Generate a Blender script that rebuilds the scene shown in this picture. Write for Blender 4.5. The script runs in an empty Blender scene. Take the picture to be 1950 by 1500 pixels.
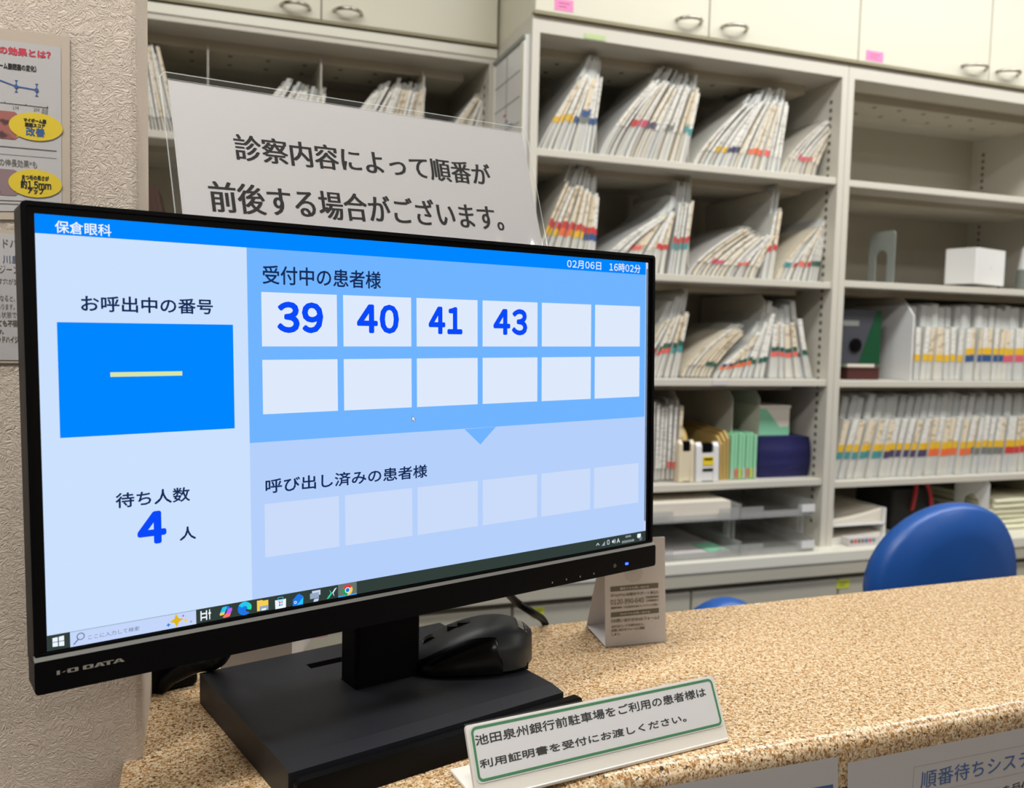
import bpy, math, random
from mathutils import Vector, Matrix
random.seed(7)
SC = bpy.context.scene
COL = SC.collection
H = 1.338                                   # eye height above the floor

# ------------------------------------------------------------------ camera
FPX, CX, CY = 1640.86, 975.0, 750.0
def cam_axes(yaw, pitch, roll):
    f = Vector((math.sin(yaw)*math.cos(pitch), math.cos(yaw)*math.cos(pitch), math.sin(pitch)))
    r = Vector((math.cos(yaw), -math.sin(yaw), 0)); u = r.cross(f)
    return (math.cos(roll)*r + math.sin(roll)*u, -math.sin(roll)*r + math.cos(roll)*u, f)
AR, AU, AF = cam_axes(0.34072, -0.06996, 0.02314)
cd = bpy.data.cameras.new('camera'); cam = bpy.data.objects.new('camera', cd); COL.objects.link(cam)
cam.matrix_world = Matrix(((AR.x, AU.x, -AF.x, 0), (AR.y, AU.y, -AF.y, 0), (AR.z, AU.z, -AF.z, H), (0, 0, 0, 1)))
cd.sensor_width = 36; cd.lens = FPX/1950*36; cd.clip_start = .02
cd.dof.use_dof = True; cd.dof.focus_distance = .68; cd.dof.aperture_fstop = 8.5
SC.camera = cam
EYE = Vector((0, 0, H))
# measuring helpers: a pixel of the photograph carried onto a known plane of the room
def ray(x, y): return AR*((x-CX)/FPX) - AU*((y-CY)/FPX) + AF
def atY(x, y, Y): d = ray(x, y); return EYE + d*(Y/d.y)
def atZ(x, y, z): d = ray(x, y); return EYE + d*((z-H)/d.z)
def atX(x, y, X): d = ray(x, y); return EYE + d*(X/d.x)
def atP(x, y, p, n): d = ray(x, y); return EYE + d*((p-EYE).dot(n)/d.dot(n))

# ------------------------------------------------------------------ materials
def lin(c):
    c = c/255.0
    return c/12.92 if c <= .04045 else ((c+.055)/1.055)**2.4
def rgb(r, g, b): return (lin(r), lin(g), lin(b), 1)
MATS = {}
def mat(name, col, rough=.5, metal=0, spec=.5, alpha=1, bump=None, coat=0, trans=0):
    m = bpy.data.materials.new(name); m.use_nodes = True
    nt = m.node_tree; b = nt.nodes['Principled BSDF']
    b.inputs['Base Color'].default_value = rgb(*col); b.inputs['Roughness'].default_value = rough
    b.inputs['Metallic'].default_value = metal; b.inputs['Specular IOR Level'].default_value = spec
    b.inputs['Alpha'].default_value = alpha; b.inputs['Coat Weight'].default_value = coat
    b.inputs['Transmission Weight'].default_value = trans
    if bump:
        sc, st, di = bump
        tc = nt.nodes.new('ShaderNodeTexCoord'); n = nt.nodes.new('ShaderNodeTexNoise')
        n.inputs['Scale'].default_value = sc; n.inputs['Detail'].default_value = 4
        bp = nt.nodes.new('ShaderNodeBump'); bp.inputs['Strength'].default_value = st; bp.inputs['Distance'].default_value = di
        nt.links.new(tc.outputs['Object'], n.inputs['Vector']); nt.links.new(n.outputs['Fac'], bp.inputs['Height'])
        nt.links.new(bp.outputs['Normal'], b.inputs['Normal'])
    MATS[name] = m
    return m
def emit(name, col, s=1.0):
    m = bpy.data.materials.new(name); m.use_nodes = True; nt = m.node_tree
    nt.nodes.remove(nt.nodes['Principled BSDF'])
    e = nt.nodes.new('ShaderNodeEmission'); e.inputs['Color'].default_value = rgb(*col); e.inputs['Strength'].default_value = s
    nt.links.new(e.outputs[0], nt.nodes['Material Output'].inputs[0]); MATS[name] = m
    return m

def wallpaper():
    m = mat('wallpaper', (212, 197, 180), .75, spec=.3); nt = m.node_tree; b = nt.nodes['Principled BSDF']
    tc = nt.nodes.new('ShaderNodeTexCoord')
    w = nt.nodes.new('ShaderNodeTexNoise'); w.inputs['Scale'].default_value = 60; w.inputs['Detail'].default_value = 2
    mp = nt.nodes.new('ShaderNodeMix'); mp.data_type = 'VECTOR'; mp.inputs['Factor'].default_value = .02
    a = nt.nodes.new('ShaderNodeTexNoise'); a.inputs['Scale'].default_value = 230; a.inputs['Detail'].default_value = 5; a.inputs['Distortion'].default_value = .9
    r = nt.nodes.new('ShaderNodeMath'); r.operation = 'SUBTRACT'; r.inputs[1].default_value = .5
    ab = nt.nodes.new('ShaderNodeMath'); ab.operation = 'ABSOLUTE'
    rm = nt.nodes.new('ShaderNodeMapRange'); rm.inputs['From Max'].default_value = .11; rm.inputs['From Min'].default_value = 0
    c = nt.nodes.new('ShaderNodeTexNoise'); c.inputs['Scale'].default_value = 420; c.inputs['Detail'].default_value = 2
    ad = nt.nodes.new('ShaderNodeMath'); ad.operation = 'MULTIPLY_ADD'; ad.inputs[1].default_value = .35
    bp = nt.nodes.new('ShaderNodeBump'); bp.inputs['Strength'].default_value = .44; bp.inputs['Distance'].default_value = .0012
    L = nt.links.new
    L(tc.outputs['Object'], w.inputs['Vector']); L(tc.outputs['Object'], mp.inputs['A']); L(w.outputs['Color'], mp.inputs['B'])
    L(mp.outputs['Result'], a.inputs['Vector']); L(a.outputs['Fac'], r.inputs[0]); L(r.outputs[0], ab.inputs[0]); L(ab.outputs[0], rm.inputs['Value'])
    L(tc.outputs['Object'], c.inputs['Vector']); L(c.outputs['Fac'], ad.inputs[0]); L(rm.outputs['Result'], ad.inputs[2])
    L(ad.outputs[0], bp.inputs['Height']); L(bp.outputs['Normal'], b.inputs['Normal'])
    return m
def granite():
    m = mat('granite', (214, 188, 150), .3, spec=.5); nt = m.node_tree; b = nt.nodes['Principled BSDF']; L = nt.links.new
    tc = nt.nodes.new('ShaderNodeTexCoord')
    def noise(sc, det, lo, hi, dist=0):
        n = nt.nodes.new('ShaderNodeTexNoise'); n.inputs['Scale'].default_value = sc; n.inputs['Detail'].default_value = det
        n.inputs['Distortion'].default_value = dist
        r = nt.nodes.new('ShaderNodeMapRange'); r.inputs['From Min'].default_value = lo; r.inputs['From Max'].default_value = hi
        L(tc.outputs['Object'], n.inputs['Vector']); L(n.outputs['Fac'], r.inputs['Value']); return r.outputs['Result']
    def mix(fac, a, col):
        x = nt.nodes.new('ShaderNodeMix'); x.data_type = 'RGBA'; L(fac, x.inputs['Factor'])
        if isinstance(a, tuple): x.inputs['A'].default_value = a
        else: L(a, x.inputs['A'])
        x.inputs['B'].default_value = col; return x.outputs['Result']
    c = mix(noise(150, 4, .40, .60), rgb(222, 196, 156), rgb(192, 150, 98))
    c = mix(noise(480, 3, .50, .62), c, rgb(230, 212, 184))
    c = mix(noise(310, 4, .53, .61, .4), c, rgb(150, 108, 58))
    c = mix(noise(520, 3, .55, .65), c, rgb(112, 86, 50))
    c = mix(noise(280, 4, .615, .67, .5), c, rgb(52, 42, 30))
    L(c, b.inputs['Base Color'])
    return m
def printed(name, base, ink, sx, sz):
    m = mat(name, base, .55); nt = m.node_tree; b = nt.nodes['Principled BSDF']; L = nt.links.new
    tc = nt.nodes.new('ShaderNodeTexCoord'); mp = nt.nodes.new('ShaderNodeMapping'); mp.inputs['Scale'].default_value = (sx, sx*.3, sz)
    n = nt.nodes.new('ShaderNodeTexNoise'); n.inputs['Scale'].default_value = 1; n.inputs['Detail'].default_value = 1
    r = nt.nodes.new('ShaderNodeMapRange'); r.inputs['From Min'].default_value = .56; r.inputs['From Max'].default_value = .62
    x = nt.nodes.new('ShaderNodeMix'); x.data_type = 'RGBA'; x.inputs['A'].default_value = rgb(*base); x.inputs['B'].default_value = rgb(*ink)
    L(tc.outputs['Object'], mp.inputs['Vector']); L(mp.outputs[0], n.inputs['Vector']); L(n.outputs['Fac'], r.inputs['Value'])
    L(r.outputs['Result'], x.inputs['Factor']); L(x.outputs['Result'], b.inputs['Base Color'])
    return m
def clear(name, col, alpha, rough):
    """thin plastic film: a gloss over something you look through"""
    m = bpy.data.materials.new(name); m.use_nodes = True; nt = m.node_tree; L = nt.links.new
    b = nt.nodes['Principled BSDF']; b.inputs['Base Color'].default_value = rgb(*col); b.inputs['Roughness'].default_value = rough
    t = nt.nodes.new('ShaderNodeBsdfTransparent'); g = nt.nodes.new('ShaderNodeBsdfGlossy'); g.inputs['Roughness'].default_value = rough
    lw = nt.nodes.new('ShaderNodeLayerWeight'); lw.inputs['Blend'].default_value = .5
    pw = nt.nodes.new('ShaderNodeMath'); pw.operation = 'POWER'; pw.inputs[1].default_value = 4.0
    f = nt.nodes.new('ShaderNodeMath'); f.operation = 'MULTIPLY_ADD'; f.inputs[1].default_value = .7; f.inputs[2].default_value = .04
    L(lw.outputs['Facing'], pw.inputs[0]); L(pw.outputs[0], f.inputs[0])
    m1 = nt.nodes.new('ShaderNodeMixShader'); m1.inputs[0].default_value = alpha
    m2 = nt.nodes.new('ShaderNodeMixShader')
    L(t.outputs[0], m1.inputs[1]); L(b.outputs[0], m1.inputs[2]); L(f.outputs[0], m2.inputs[0]); L(m1.outputs[0], m2.inputs[1]); L(g.outputs[0], m2.inputs[2])
    L(m2.outputs[0], nt.nodes['Material Output'].inputs[0]); MATS[name] = m
    return m

WALL = wallpaper(); GRAN = granite()
CREAM = mat('cream_laminate', (214, 211, 192), .4)
CREAM_EDGE = mat('cream_edge', (150, 142, 112), .5)
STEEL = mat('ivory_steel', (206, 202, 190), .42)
STEEL_SHADE = mat('ivory_steel_shaded', (184, 178, 162), .5)  # same steel as outside, interior shade put into the darker colour
BASEM = mat('base_cabinet_steel', (188, 184, 166), .42)
TOPM = mat('cabinet_top', (226, 224, 210), .35)
HOLE = mat('slot_hole', (74, 68, 58), .8)
CHROME = mat('brushed_chrome', (190, 185, 172), .25, metal=1)
BLACK = mat('black_plastic', (8, 8, 10), .45, spec=.12)
BLACKB = mat('black_matte_base', (27, 28, 33), .5, spec=.4, bump=(1500, .3, .0003))
BLACKG = mat('black_gloss', (6, 6, 7), .22, spec=.3)
LEDGE = mat('chin_ledge_grain', (92, 90, 82), .5, bump=(1800, .4, .0004))
RUBBER = mat('dark_grey_rubber', (44, 46, 48), .42, spec=.4)
LOGOG = mat('logo_grey', (150, 144, 134), .5)
WHITEP = mat('white_paper', (203, 199, 197), .6)
LITP = mat('lit_white_paper', (224, 221, 219), .6)  # white paper again, paler to carry the stronger light on the desk sign
SHEETG = mat('greyish_paper', (206, 203, 194), .6)
OFFP = mat('aged_paper', (226, 219, 204), .6)
CREAMP = mat('cream_paper', (228, 216, 192), .7)
INK = mat('black_ink', (20, 19, 18), .7, spec=.2)
INKG = mat('grey_ink', (104, 100, 86), .6)
INKB = mat('blue_ink', (38, 92, 160), .6)
INKN = mat('slate_ink', (90, 104, 130), .6)
RED = mat('red_ink', (214, 48, 76), .6)
YEL = mat('yellow_ink', (238, 208, 30), .55)
GREENB = mat('green_border', (38, 128, 66), .5)
BEIGE = mat('beige_mount', (206, 190, 170), .6)
FILM = clear('laminate_film', (236, 236, 234), .03, .03)
FILMGLINT = clear('laminate_edge_glint', (226, 232, 228), .45, .1)  # paler, denser film: the edge highlight is put into the colour
FILM2 = clear('clear_acrylic', (226, 230, 228), .06, .06)
SLEEVE = clear('clear_sleeve', (232, 231, 222), .22, .35)
SLEEVEB = clear('frosted_sleeve', (236, 239, 236), .5, .4)
TRAYC = clear('clear_tray', (200, 202, 200), .32, .12)
ACRW = mat('white_acrylic', (232, 226, 214), .22)
PINK = mat('pink_note', (250, 140, 195), .7)
LIME = mat('lime_note', (205, 212, 60), .7)
LGREEN = mat('light_green_label', (186, 205, 150), .7)
BLUE = mat('blue_vinyl', (28, 82, 158), .38, bump=(900, .12, .0004))
NAVY = mat('navy_fabric', (22, 22, 84), .7)
GREENF = mat('green_file', (150, 214, 172), .55)
KRAFT = mat('kraft_paper', (188, 158, 92), .7)
WHITEPL = mat('white_plastic', (226, 226, 224), .35)
CREAMPL = mat('cream_plastic', (222, 210, 182), .4)
GREYPL = mat('grey_metal', (132, 138, 132), .4)
DGREY = mat('dark_grey_plastic', (70, 72, 80), .4)
DGREEN = mat('dark_green_plastic', (12, 74, 44), .4)
MAROON = mat('maroon_case', (72, 30, 24), .5)
TEAL = mat('pale_teal', (150, 182, 176), .5)
STRAP = mat('red_strap', (176, 44, 52), .7)
DARK = mat('dark_bag', (26, 25, 24), .8)
BROWN = mat('dark_brown_folder', (74, 52, 42), .7)
CLOTH = mat('cream_cloth', (226, 224, 196), .8)
TAPE = mat('tape_roll', (196, 168, 108), .4)
MINT = mat('mint_print', (134, 200, 164), .6)
PRINTL = printed('file_label_print', (232, 230, 222), (196, 192, 182), 60, 300)
PRINTC = printed('file_label_cream', (228, 214, 188), (188, 172, 142), 50, 120)
PHOTO1 = printed('eyelid_photo_print', (176, 104, 92), (84, 46, 48), 90, 110)
PHOTO2 = printed('lash_photo_print', (150, 122, 126), (70, 62, 74), 90, 110)
BANDS = {k: mat('band_'+k, v, .55) for k, v in dict(yellow=(232, 186, 40), blue=(48, 84, 136), pink=(216, 92, 116), teal=(70, 148, 150),
         purple=(76, 64, 100), orange=(236, 110, 56), grey=(118, 122, 116), red=(204, 62, 58), green=(30, 92, 76), coral=(232, 106, 96), navy=(52, 52, 92)).items()}
FLOORM = mat('floor_vinyl', (112, 100, 86), .4)
CEILM = mat('ceiling_board', (190, 188, 182), .8)
PAINT = mat('wall_paint', (140, 132, 120), .8)
WOOD = mat('counter_panel', (150, 118, 84), .45)

# ------------------------------------------------------------------ mesh builder
class MB:
    def __init__(s): s.v = []; s.f = []; s.m = []; s.mats = []; s.sm = []
    def mi(s, m):
        if m not in s.mats: s.mats.append(m)
        return s.mats.index(m)
    def add(s, vs, fs, m, smooth=False):
        o = len(s.v); s.v += [Vector(v) for v in vs]; i = s.mi(m)
        for f in fs: s.f.append([o+k for k in f]); s.m.append(i); s.sm.append(smooth)
    def box(s, a, b, m, fr=None):
        (x0, y0, z0), (x1, y1, z1) = [min(p, q) for p, q in zip(a, b)], [max(p, q) for p, q in zip(a, b)]
        vs = [Vector(p) for p in ((x0,y0,z0),(x1,y0,z0),(x1,y1,z0),(x0,y1,z0),(x0,y0,z1),(x1,y0,z1),(x1,y1,z1),(x0,y1,z1))]
        if fr: vs = [fr(v) for v in vs]
        s.add(vs, [(0,3,2,1),(4,5,6,7),(0,1,5,4),(1,2,6,5),(2,3,7,6),(3,0,4,7)], m)
    def quad(s, a, b, c, d, m): s.add([a, b, c, d], [(0,1,2,3)], m)
    def prism(s, pts, off, m, smooth=False):
        """pts: outline (Vectors), off: extrusion Vector"""
        n = len(pts); vs = [Vector(p) for p in pts]+[Vector(p)+off for p in pts]
        s.add(vs, [tuple(range(n))[::-1], tuple(range(n, 2*n))], m)
        s.add(vs, [(i, (i+1) % n, n+(i+1) % n, n+i) for i in range(n)], m, smooth)
    def poly(s, pts, m): s.add(pts, [tuple(range(len(pts)))], m)
    def tube(s, path, r, m, seg=10, cap=True):
        P = [Vector(p) for p in path]; rings = []; ref = Vector((.3, .2, .93))
        for i, p in enumerate(P):
            t = (P[min(i+1, len(P)-1)]-P[max(i-1, 0)]).normalized()
            a = t.cross(ref).normalized(); b = t.cross(a)
            rr = r[i] if isinstance(r, (list, tuple)) else r
            rings.append([p+a*rr*math.cos(2*math.pi*k/seg)+b*rr*math.sin(2*math.pi*k/seg) for k in range(seg)])
        s.loft(rings, m, cap)
    def loft(s, rings, m, cap=True, smooth=True, closed=True):
        n = len(rings[0]); vs = [v for r in rings for v in r]; fs = []
        for i in range(len(rings)-1):
            for k in range(n if closed else n-1):
                fs.append((i*n+k, i*n+(k+1) % n, (i+1)*n+(k+1) % n, (i+1)*n+k))
        s.add(vs, fs, m, smooth)
        if cap: s.add(rings[0], [tuple(range(n))[::-1]], m); s.add(rings[-1], [tuple(range(n))], m)
    def cyl(s, a, b, r, m, seg=24):
        s.tube([a, b], r, m, seg)
    def build(s, name, parent=None, bevel=0, seg=2, origin=None):
        me = bpy.data.meshes.new(name)
        org = Vector(origin) if origin is not None else Vector((0, 0, 0))
        me.from_pydata([v-org for v in s.v], [], s.f)
        for m in s.mats: me.materials.append(m)
        me.polygons.foreach_set('material_index', s.m); me.polygons.foreach_set('use_smooth', s.sm); me.update()
        o = bpy.data.objects.new(name, me); COL.objects.link(o)
        if parent is not None:
            w = Vector((0, 0, 0)); q = parent
            while q is not None: w += q.location; q = q.parent
            o.parent = parent; o.location = org-w
        else: o.location = org
        if bevel:
            b = o.modifiers.new('bevel', 'BEVEL'); b.width = bevel; b.segments = seg; b.limit_method = 'ANGLE'; b.angle_limit = .6
        return o
def empty(name, loc): o = bpy.data.objects.new(name, None); COL.objects.link(o); o.location = loc; return o
def tag(o, label, cat, group=None, kind=None):
    o['label'] = label; o['category'] = cat
    if group: o['group'] = group
    if kind: o['kind'] = kind
    return o
def thing(name, loc, label, cat, group=None): return tag(empty(name, loc), label, cat, group)
def struct(o): o['kind'] = 'structure'; return o

# text: outlines of the glyphs laid into a plane
_tc = bpy.data.curves.new('glyphs', 'FONT'); _to = bpy.data.objects.new('glyphs', _tc); COL.objects.link(_to); _cache = {}; EM = 1.0
def glyphs(s, bold):
    if any(c.isascii() and c.isalnum() for c in s) and len(s) > 1:      # latin signs set one by one beside the kana
        vs = []; fs = []; x = 0
        for c in s:
            if c == ' ': x += .3; continue
            asc = c.isascii(); v, f = glyphs(c, bold); a = min(p[0] for p in v); b_ = max(p[0] for p in v); o = len(vs)
            k = x-a+(.06 if c != '1' else .09) if asc else x
            vs += [(p[0]+k, p[1]) for p in v]; fs += [tuple(i+o for i in t) for t in f]
            x += (b_-a+.12 if c != '1' else b_-a+.18) if asc else 1.0*EM
        return vs, fs
    if len(s) == 1 and s.isascii() and s.isalnum(): s = chr(ord(s)+0xFEE0)
    if (s, bold) not in _cache:
        _tc.body = s; _tc.offset = bold; _tc.resolution_u = 3
        bpy.context.view_layer.update()
        dg = bpy.context.evaluated_depsgraph_get(); me = _to.evaluated_get(dg).to_mesh()
        _cache[(s, bold)] = ([(v.co.x, v.co.y) for v in me.vertices], [tuple(p.vertices) for p in me.polygons])
    return _cache[(s, bold)]
class Plane:
    """origin o, unit axes u (right) and v (up) and normal n towards the reader"""
    def __init__(s, o, u, v): s.o = Vector(o); s.u = Vector(u).normalized(); s.n = s.u.cross(Vector(v)).normalized(); s.v = s.n.cross(s.u)
    def uv(s, px): p = atP(px[0], px[1], s.o, s.n)-s.o; return (p.dot(s.u), p.dot(s.v))
    def p(s, u, v, h=0): return s.o+s.u*u+s.v*v+s.n*h
    def rect(s, mb, u0, v0, u1, v1, h, m): mb.quad(s.p(u0, v0, h), s.p(u1, v0, h), s.p(u1, v1, h), s.p(u0, v1, h), m)
    def rpx(s, mb, lb, rt, h, m): a, b = s.uv(lb), s.uv(rt); s.rect(mb, a[0], a[1], b[0], b[1], h, m)
    def poly(s, mb, pts, h, m): mb.poly([s.p(u, v, h) for u, v in pts], m)
    def ppx(s, mb, pts, h, m): s.poly(mb, [s.uv(p) for p in pts], h, m)
    def disc(s, mb, c, ru, rv, h, m, n=28, a0=0, a1=2*math.pi):
        s.poly(mb, [(c[0]+ru*math.cos(a0+(a1-a0)*i/n), c[1]+rv*math.sin(a0+(a1-a0)*i/n)) for i in range(n)], h, m)
    def arc(s, mb, c, r0, r1, a0, a1, h, m, n=14):
        for i in range(n):
            a, b = a0+(a1-a0)*i/n, a0+(a1-a0)*(i+1)/n
            s.poly(mb, [(c[0]+r*math.cos(t), c[1]+r*math.sin(t)) for r, t in ((r0, a), (r1, a), (r1, b), (r0, b))], h, m)
    def line(s, mb, pts, w, h, m):
        for (a, b), (c, d) in zip(pts, pts[1:]):
            L = math.hypot(c-a, d-b) or 1; x, y = -(d-b)/L*w/2, (c-a)/L*w/2
            s.poly(mb, [(a-x, b-y), (c-x, d-y), (c+x, d+y), (a+x, b+y)], h, m)
    def rring(s, mb, u0, v0, u1, v1, r, w, h, m):
        def ring(d):
            q = []; rr = max(r-d, .0002)
            for cx, cy, a in ((u1-r, v1-r, 0), (u0+r, v1-r, 90), (u0+r, v0+r, 180), (u1-r, v0+r, 270)):
                for k in range(7): t = math.radians(a+15*k); q.append((cx+rr*math.cos(t), cy+rr*math.sin(t)))
            return q
        A, B = ring(0), ring(w); n = len(A)
        for i in range(n): j = (i+1) % n; s.poly(mb, [A[i], A[j], B[j], B[i]], h, m)
    def text(s, mb, string, uv0, uv1, h, m, bold=0, shear=0, smear=0):
        vs, fs = glyphs(string, bold)
        x0, x1 = min(v[0] for v in vs), max(v[0] for v in vs); y0, y1 = min(v[1] for v in vs), max(v[1] for v in vs)
        kx, ky = (uv1[0]-uv0[0])/(x1-x0), (uv1[1]-uv0[1])/(y1-y0)
        if smear >= 0: off = [(0, 0)] if not smear else [(-smear, 0), (-smear/2, 0), (0, 0), (smear/2, 0), (smear, 0)]
        else: off = [(-smear*math.cos(a), -smear*math.sin(a)) for a in [math.pi*k/4 for k in range(8)]]   # weight added evenly all round
        for i, (d, d2) in enumerate(off):
            mb.add([s.p(uv0[0]+(x-x0)*kx+d, uv0[1]+(y-y0)*ky+shear*(x-x0)*kx+d2, h+i*2e-6) for x, y in vs], fs, m)
    def tpx(s, mb, string, lb, rt, h, m, bold=0, smear=0): s.text(mb, string, s.uv(lb), s.uv(rt), h, m, bold, 0, smear)
def rrect(u0, v0, u1, v1, r, k=6):
    q = []
    for cx, cy, a in ((u1-r, v1-r, 0), (u0+r, v1-r, 90), (u0+r, v0+r, 180), (u1-r, v0+r, 270)):
        for i in range(k+1): t = math.radians(a+90*i/k); q.append((cx+r*math.cos(t), cy+r*math.sin(t)))
    return q

# ================================================================== room shell
ZC = H-.338                                  # counter top height, 1.000 m
mb = MB(); mb.box((-3, -3, -.05), (4.6, 2.7, 0), FLOORM); struct(mb.build('floor'))
mb = MB(); mb.box((-3, -3, 2.75), (4.6, 2.7, 2.8), CEILM); struct(mb.build('ceiling'))
mb = MB(); mb.box((-3, 2.6, 0), (4.6, 2.7, 2.75), PAINT); struct(mb.build('wall_back'))
mb = MB(); mb.box((4.5, -3, 0), (4.6, 2.6, 2.75), PAINT); struct(mb.build('wall_right'))
mb = MB(); mb.box((-3.1, -3, 0), (-3, 2.7, 2.75), PAINT); struct(mb.build('wall_far_left'))
mb = MB(); mb.box((-3, -3.1, 0), (4.6, -3, 2.75), PAINT); struct(mb.build('wall_front'))
WY = .7077; WX = -.0484
mb = MB(); mb.box((-3, WY, 0), (WX, .8353, 2.75), WALL); o = struct(mb.build('wall_left', bevel=.004))

# ================================================================== reception counter
SL = .0185
def cfr(v): return Vector((v.x, v.y+SL*v.x, v.z))
FY, BY = .5685, .9045
cnt = thing('reception_counter', (1.0, .74, 0), 'reception counter with speckled tan granite top', 'counter')
g = MB(); r = .013; T = .045
prof = [(FY+r-r*math.sin(a), ZC-r+r*math.cos(a)) for a in [math.radians(x) for x in range(0, 91, 10)]] + [(FY, ZC-T)]
rings = [[cfr(Vector((x, y, z))) for y, z in prof] for x in (-.0613, .4, .9, 1.6, 2.4)]
g.loft(rings, GRAN, cap=False, closed=False)
yb = FY+r
for a, b in (((-.0613, yb), (WX, WY)), ((WX, yb), (2.4, BY))):
    x0, y0 = a; x1, y1 = b; g.box((x0, y0, ZC-T), (x1, y1, ZC), GRAN, (lambda v: cfr(v)) if x1 > 0 else None)
g.poly([cfr(Vector((-.0613, y, z))) for y, z in prof]+[Vector((-.0613, yb, ZC-T))], GRAN)
g.build('granite_top', cnt)
g = MB(); g.box((-.03, FY+.04, .0), (2.35, FY+.08, ZC-T), WOOD, cfr); g.box((-.03, .84, 0), (2.35, .88, ZC-T), WOOD, cfr)
g.build('front_panel', cnt)

# ================================================================== monitor
MC = Vector((.1547, .6752, H-.0674)); MU = Vector((.9574, .2888, .0096)); MV = Vector((-.0164, .0209, .9996))
SCR = Plane(MC, MU, MV)
SW, SH = .527/2, .13668
mon = thing('monitor', atZ(810, 1380, ZC)+Vector((0, .09, 0)), 'black desktop monitor showing blue waiting number screen on granite counter', 'monitor')
def mfr(v): return SCR.p(v.x, v.z, -v.y)       # local x right, z up, y away from the viewer
b = MB()
b.prism([SCR.p(u, v, -.0285) for u, v in rrect(-.2712, -.150, .2722, .1441, .004)], SCR.n*.0262, BLACK)
b.prism([SCR.p(u, v, -.045) for u, v in rrect(-.20, -.12, .20, .09, .02)], SCR.n*.017, BLACK)
b.build('rear_housing', mon, bevel=.0015)
b = MB()                                       # raised thin rim round the panel
for i in range(1):
    outer = rrect(-.2712, -.140, .2722, .1441, .0035); inner = rrect(-.2685, -.1375, .2695, .1414, .002)
    n = len(outer)
    for A, B in ((outer, inner),):
        for k in range(n):
            j = (k+1) % n
            b.quad(SCR.p(*A[k], .0015), SCR.p(*A[j], .0015), SCR.p(*B[j], .0015), SCR.p(*B[k], .0015), BLACK)
            b.quad(SCR.p(*A[k], -.004), SCR.p(*A[j], -.004), SCR.p(*A[j], .0015), SCR.p(*A[k], .0015), BLACK)
            b.quad(SCR.p(*B[k], .0015), SCR.p(*B[j], .0015), SCR.p(*B[j], -.001), SCR.p(*B[k], -.001), BLACK)
b.build('rim', mon)
b = MB(); SCR.rect(b, -.2688, -.1385, .2698, .1417, -.0006, BLACKG); b.build('bezel', mon)
b = MB()
pts = rrect(-.2716, -.1622, .2733, -.1411, .0025)
b.prism([SCR.p(u, v, -.022) for u, v in pts], SCR.n*.0265, BLACK)
chin = b.build('chin', mon, bevel=.0008)
b = MB(); b.prism([SCR.p(-.2714, y, h) for y, h in ((-.1384, -.001), (-.1388, .0008), (-.1412, .0046), (-.1412, -.001))], MU.normalized()*.5445, LEDGE)
b.build('ledge', chin)
CH = Plane(SCR.p(0, 0, .0049), MU, MV)
b = MB()
def blk(pl, mbx, px): pl.ppx(mbx, px, 0, LOGOG)
# maker's mark, built letter by letter
L0, L1 = CH.uv((108.2, 1285.2)), CH.uv((237.5, 1251.5)); lw, lh = L1[0]-L0[0], (L1[1]-L0[1])
def lu(x): return L0[0]+x*lw
def lv(y): return L0[1]+y*lh
def lpoly(pts): CH.poly(b, [(lu(x), lv(y)) for x, y in pts], 0, LOGOG)
def lbox(x0, y0, x1, y1): lpoly([(x0, y0), (x1, y0), (x1, y1), (x0, y1)])
lbox(0, 0, .045, 1); lpoly([(.07, .35), (.10, .35), (.135, .62), (.105, .62)])
def oh(x0, x1, rad=0):
    t = .052
    lbox(x0, .08, x0+t, .92); lbox(x1-t, .08, x1, .92); lbox(x0+.012, 0, x1-.012, .2); lbox(x0+.012, .8, x1-.012, 1)
oh(.15, .31); oh(.375, .53)
def aa(x0, x1):
    c = (x0+x1)/2; t = .05
    lpoly([(x0, 0), (x0+t, 0), (c+.012, 1), (c-.03, 1)]); lpoly([(x1-t, 0), (x1, 0), (c+.03, 1), (c-.012, 1)]); lbox(x0+.06, .2, x1-.06, .36)
aa(.54, .70); lbox(.67, .8, .835, 1); lbox(.727, 0, .778, .85); aa(.82, 1.0)
b.build('maker_mark', chin)
b = MB()
c = CH.uv((1171, 1077)); CH.arc(b, c, .0011, .0016, math.radians(125), math.radians(415), 0, LOGOG); CH.line(b, [(c[0], c[1]+.0004), (c[0], c[1]+.002)], .0005, 0, LOGOG); b.build('power_mark', chin)
b = MB()
for p in ((1052, 1109), (1078.7, 1103), (1105, 1097.5), (1131, 1092)): c = CH.uv(p); CH.rect(b, c[0]-.0006, c[1]-.0008, c[0]+.0006, c[1]+.0008, 0, LOGOG)
b.build('button_marks', chin)
LED = emit('led_blue', (40, 70, 255), 6)
b = MB(); c = CH.uv((1193.5, 1073)); b.prism([CH.p(c[0]+u, c[1]+v, -.001) for u, v in rrect(-.0018, -.0011, .0018, .0011, .0009)], SCR.n*.0015, LED); b.build('power_light', chin)

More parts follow.
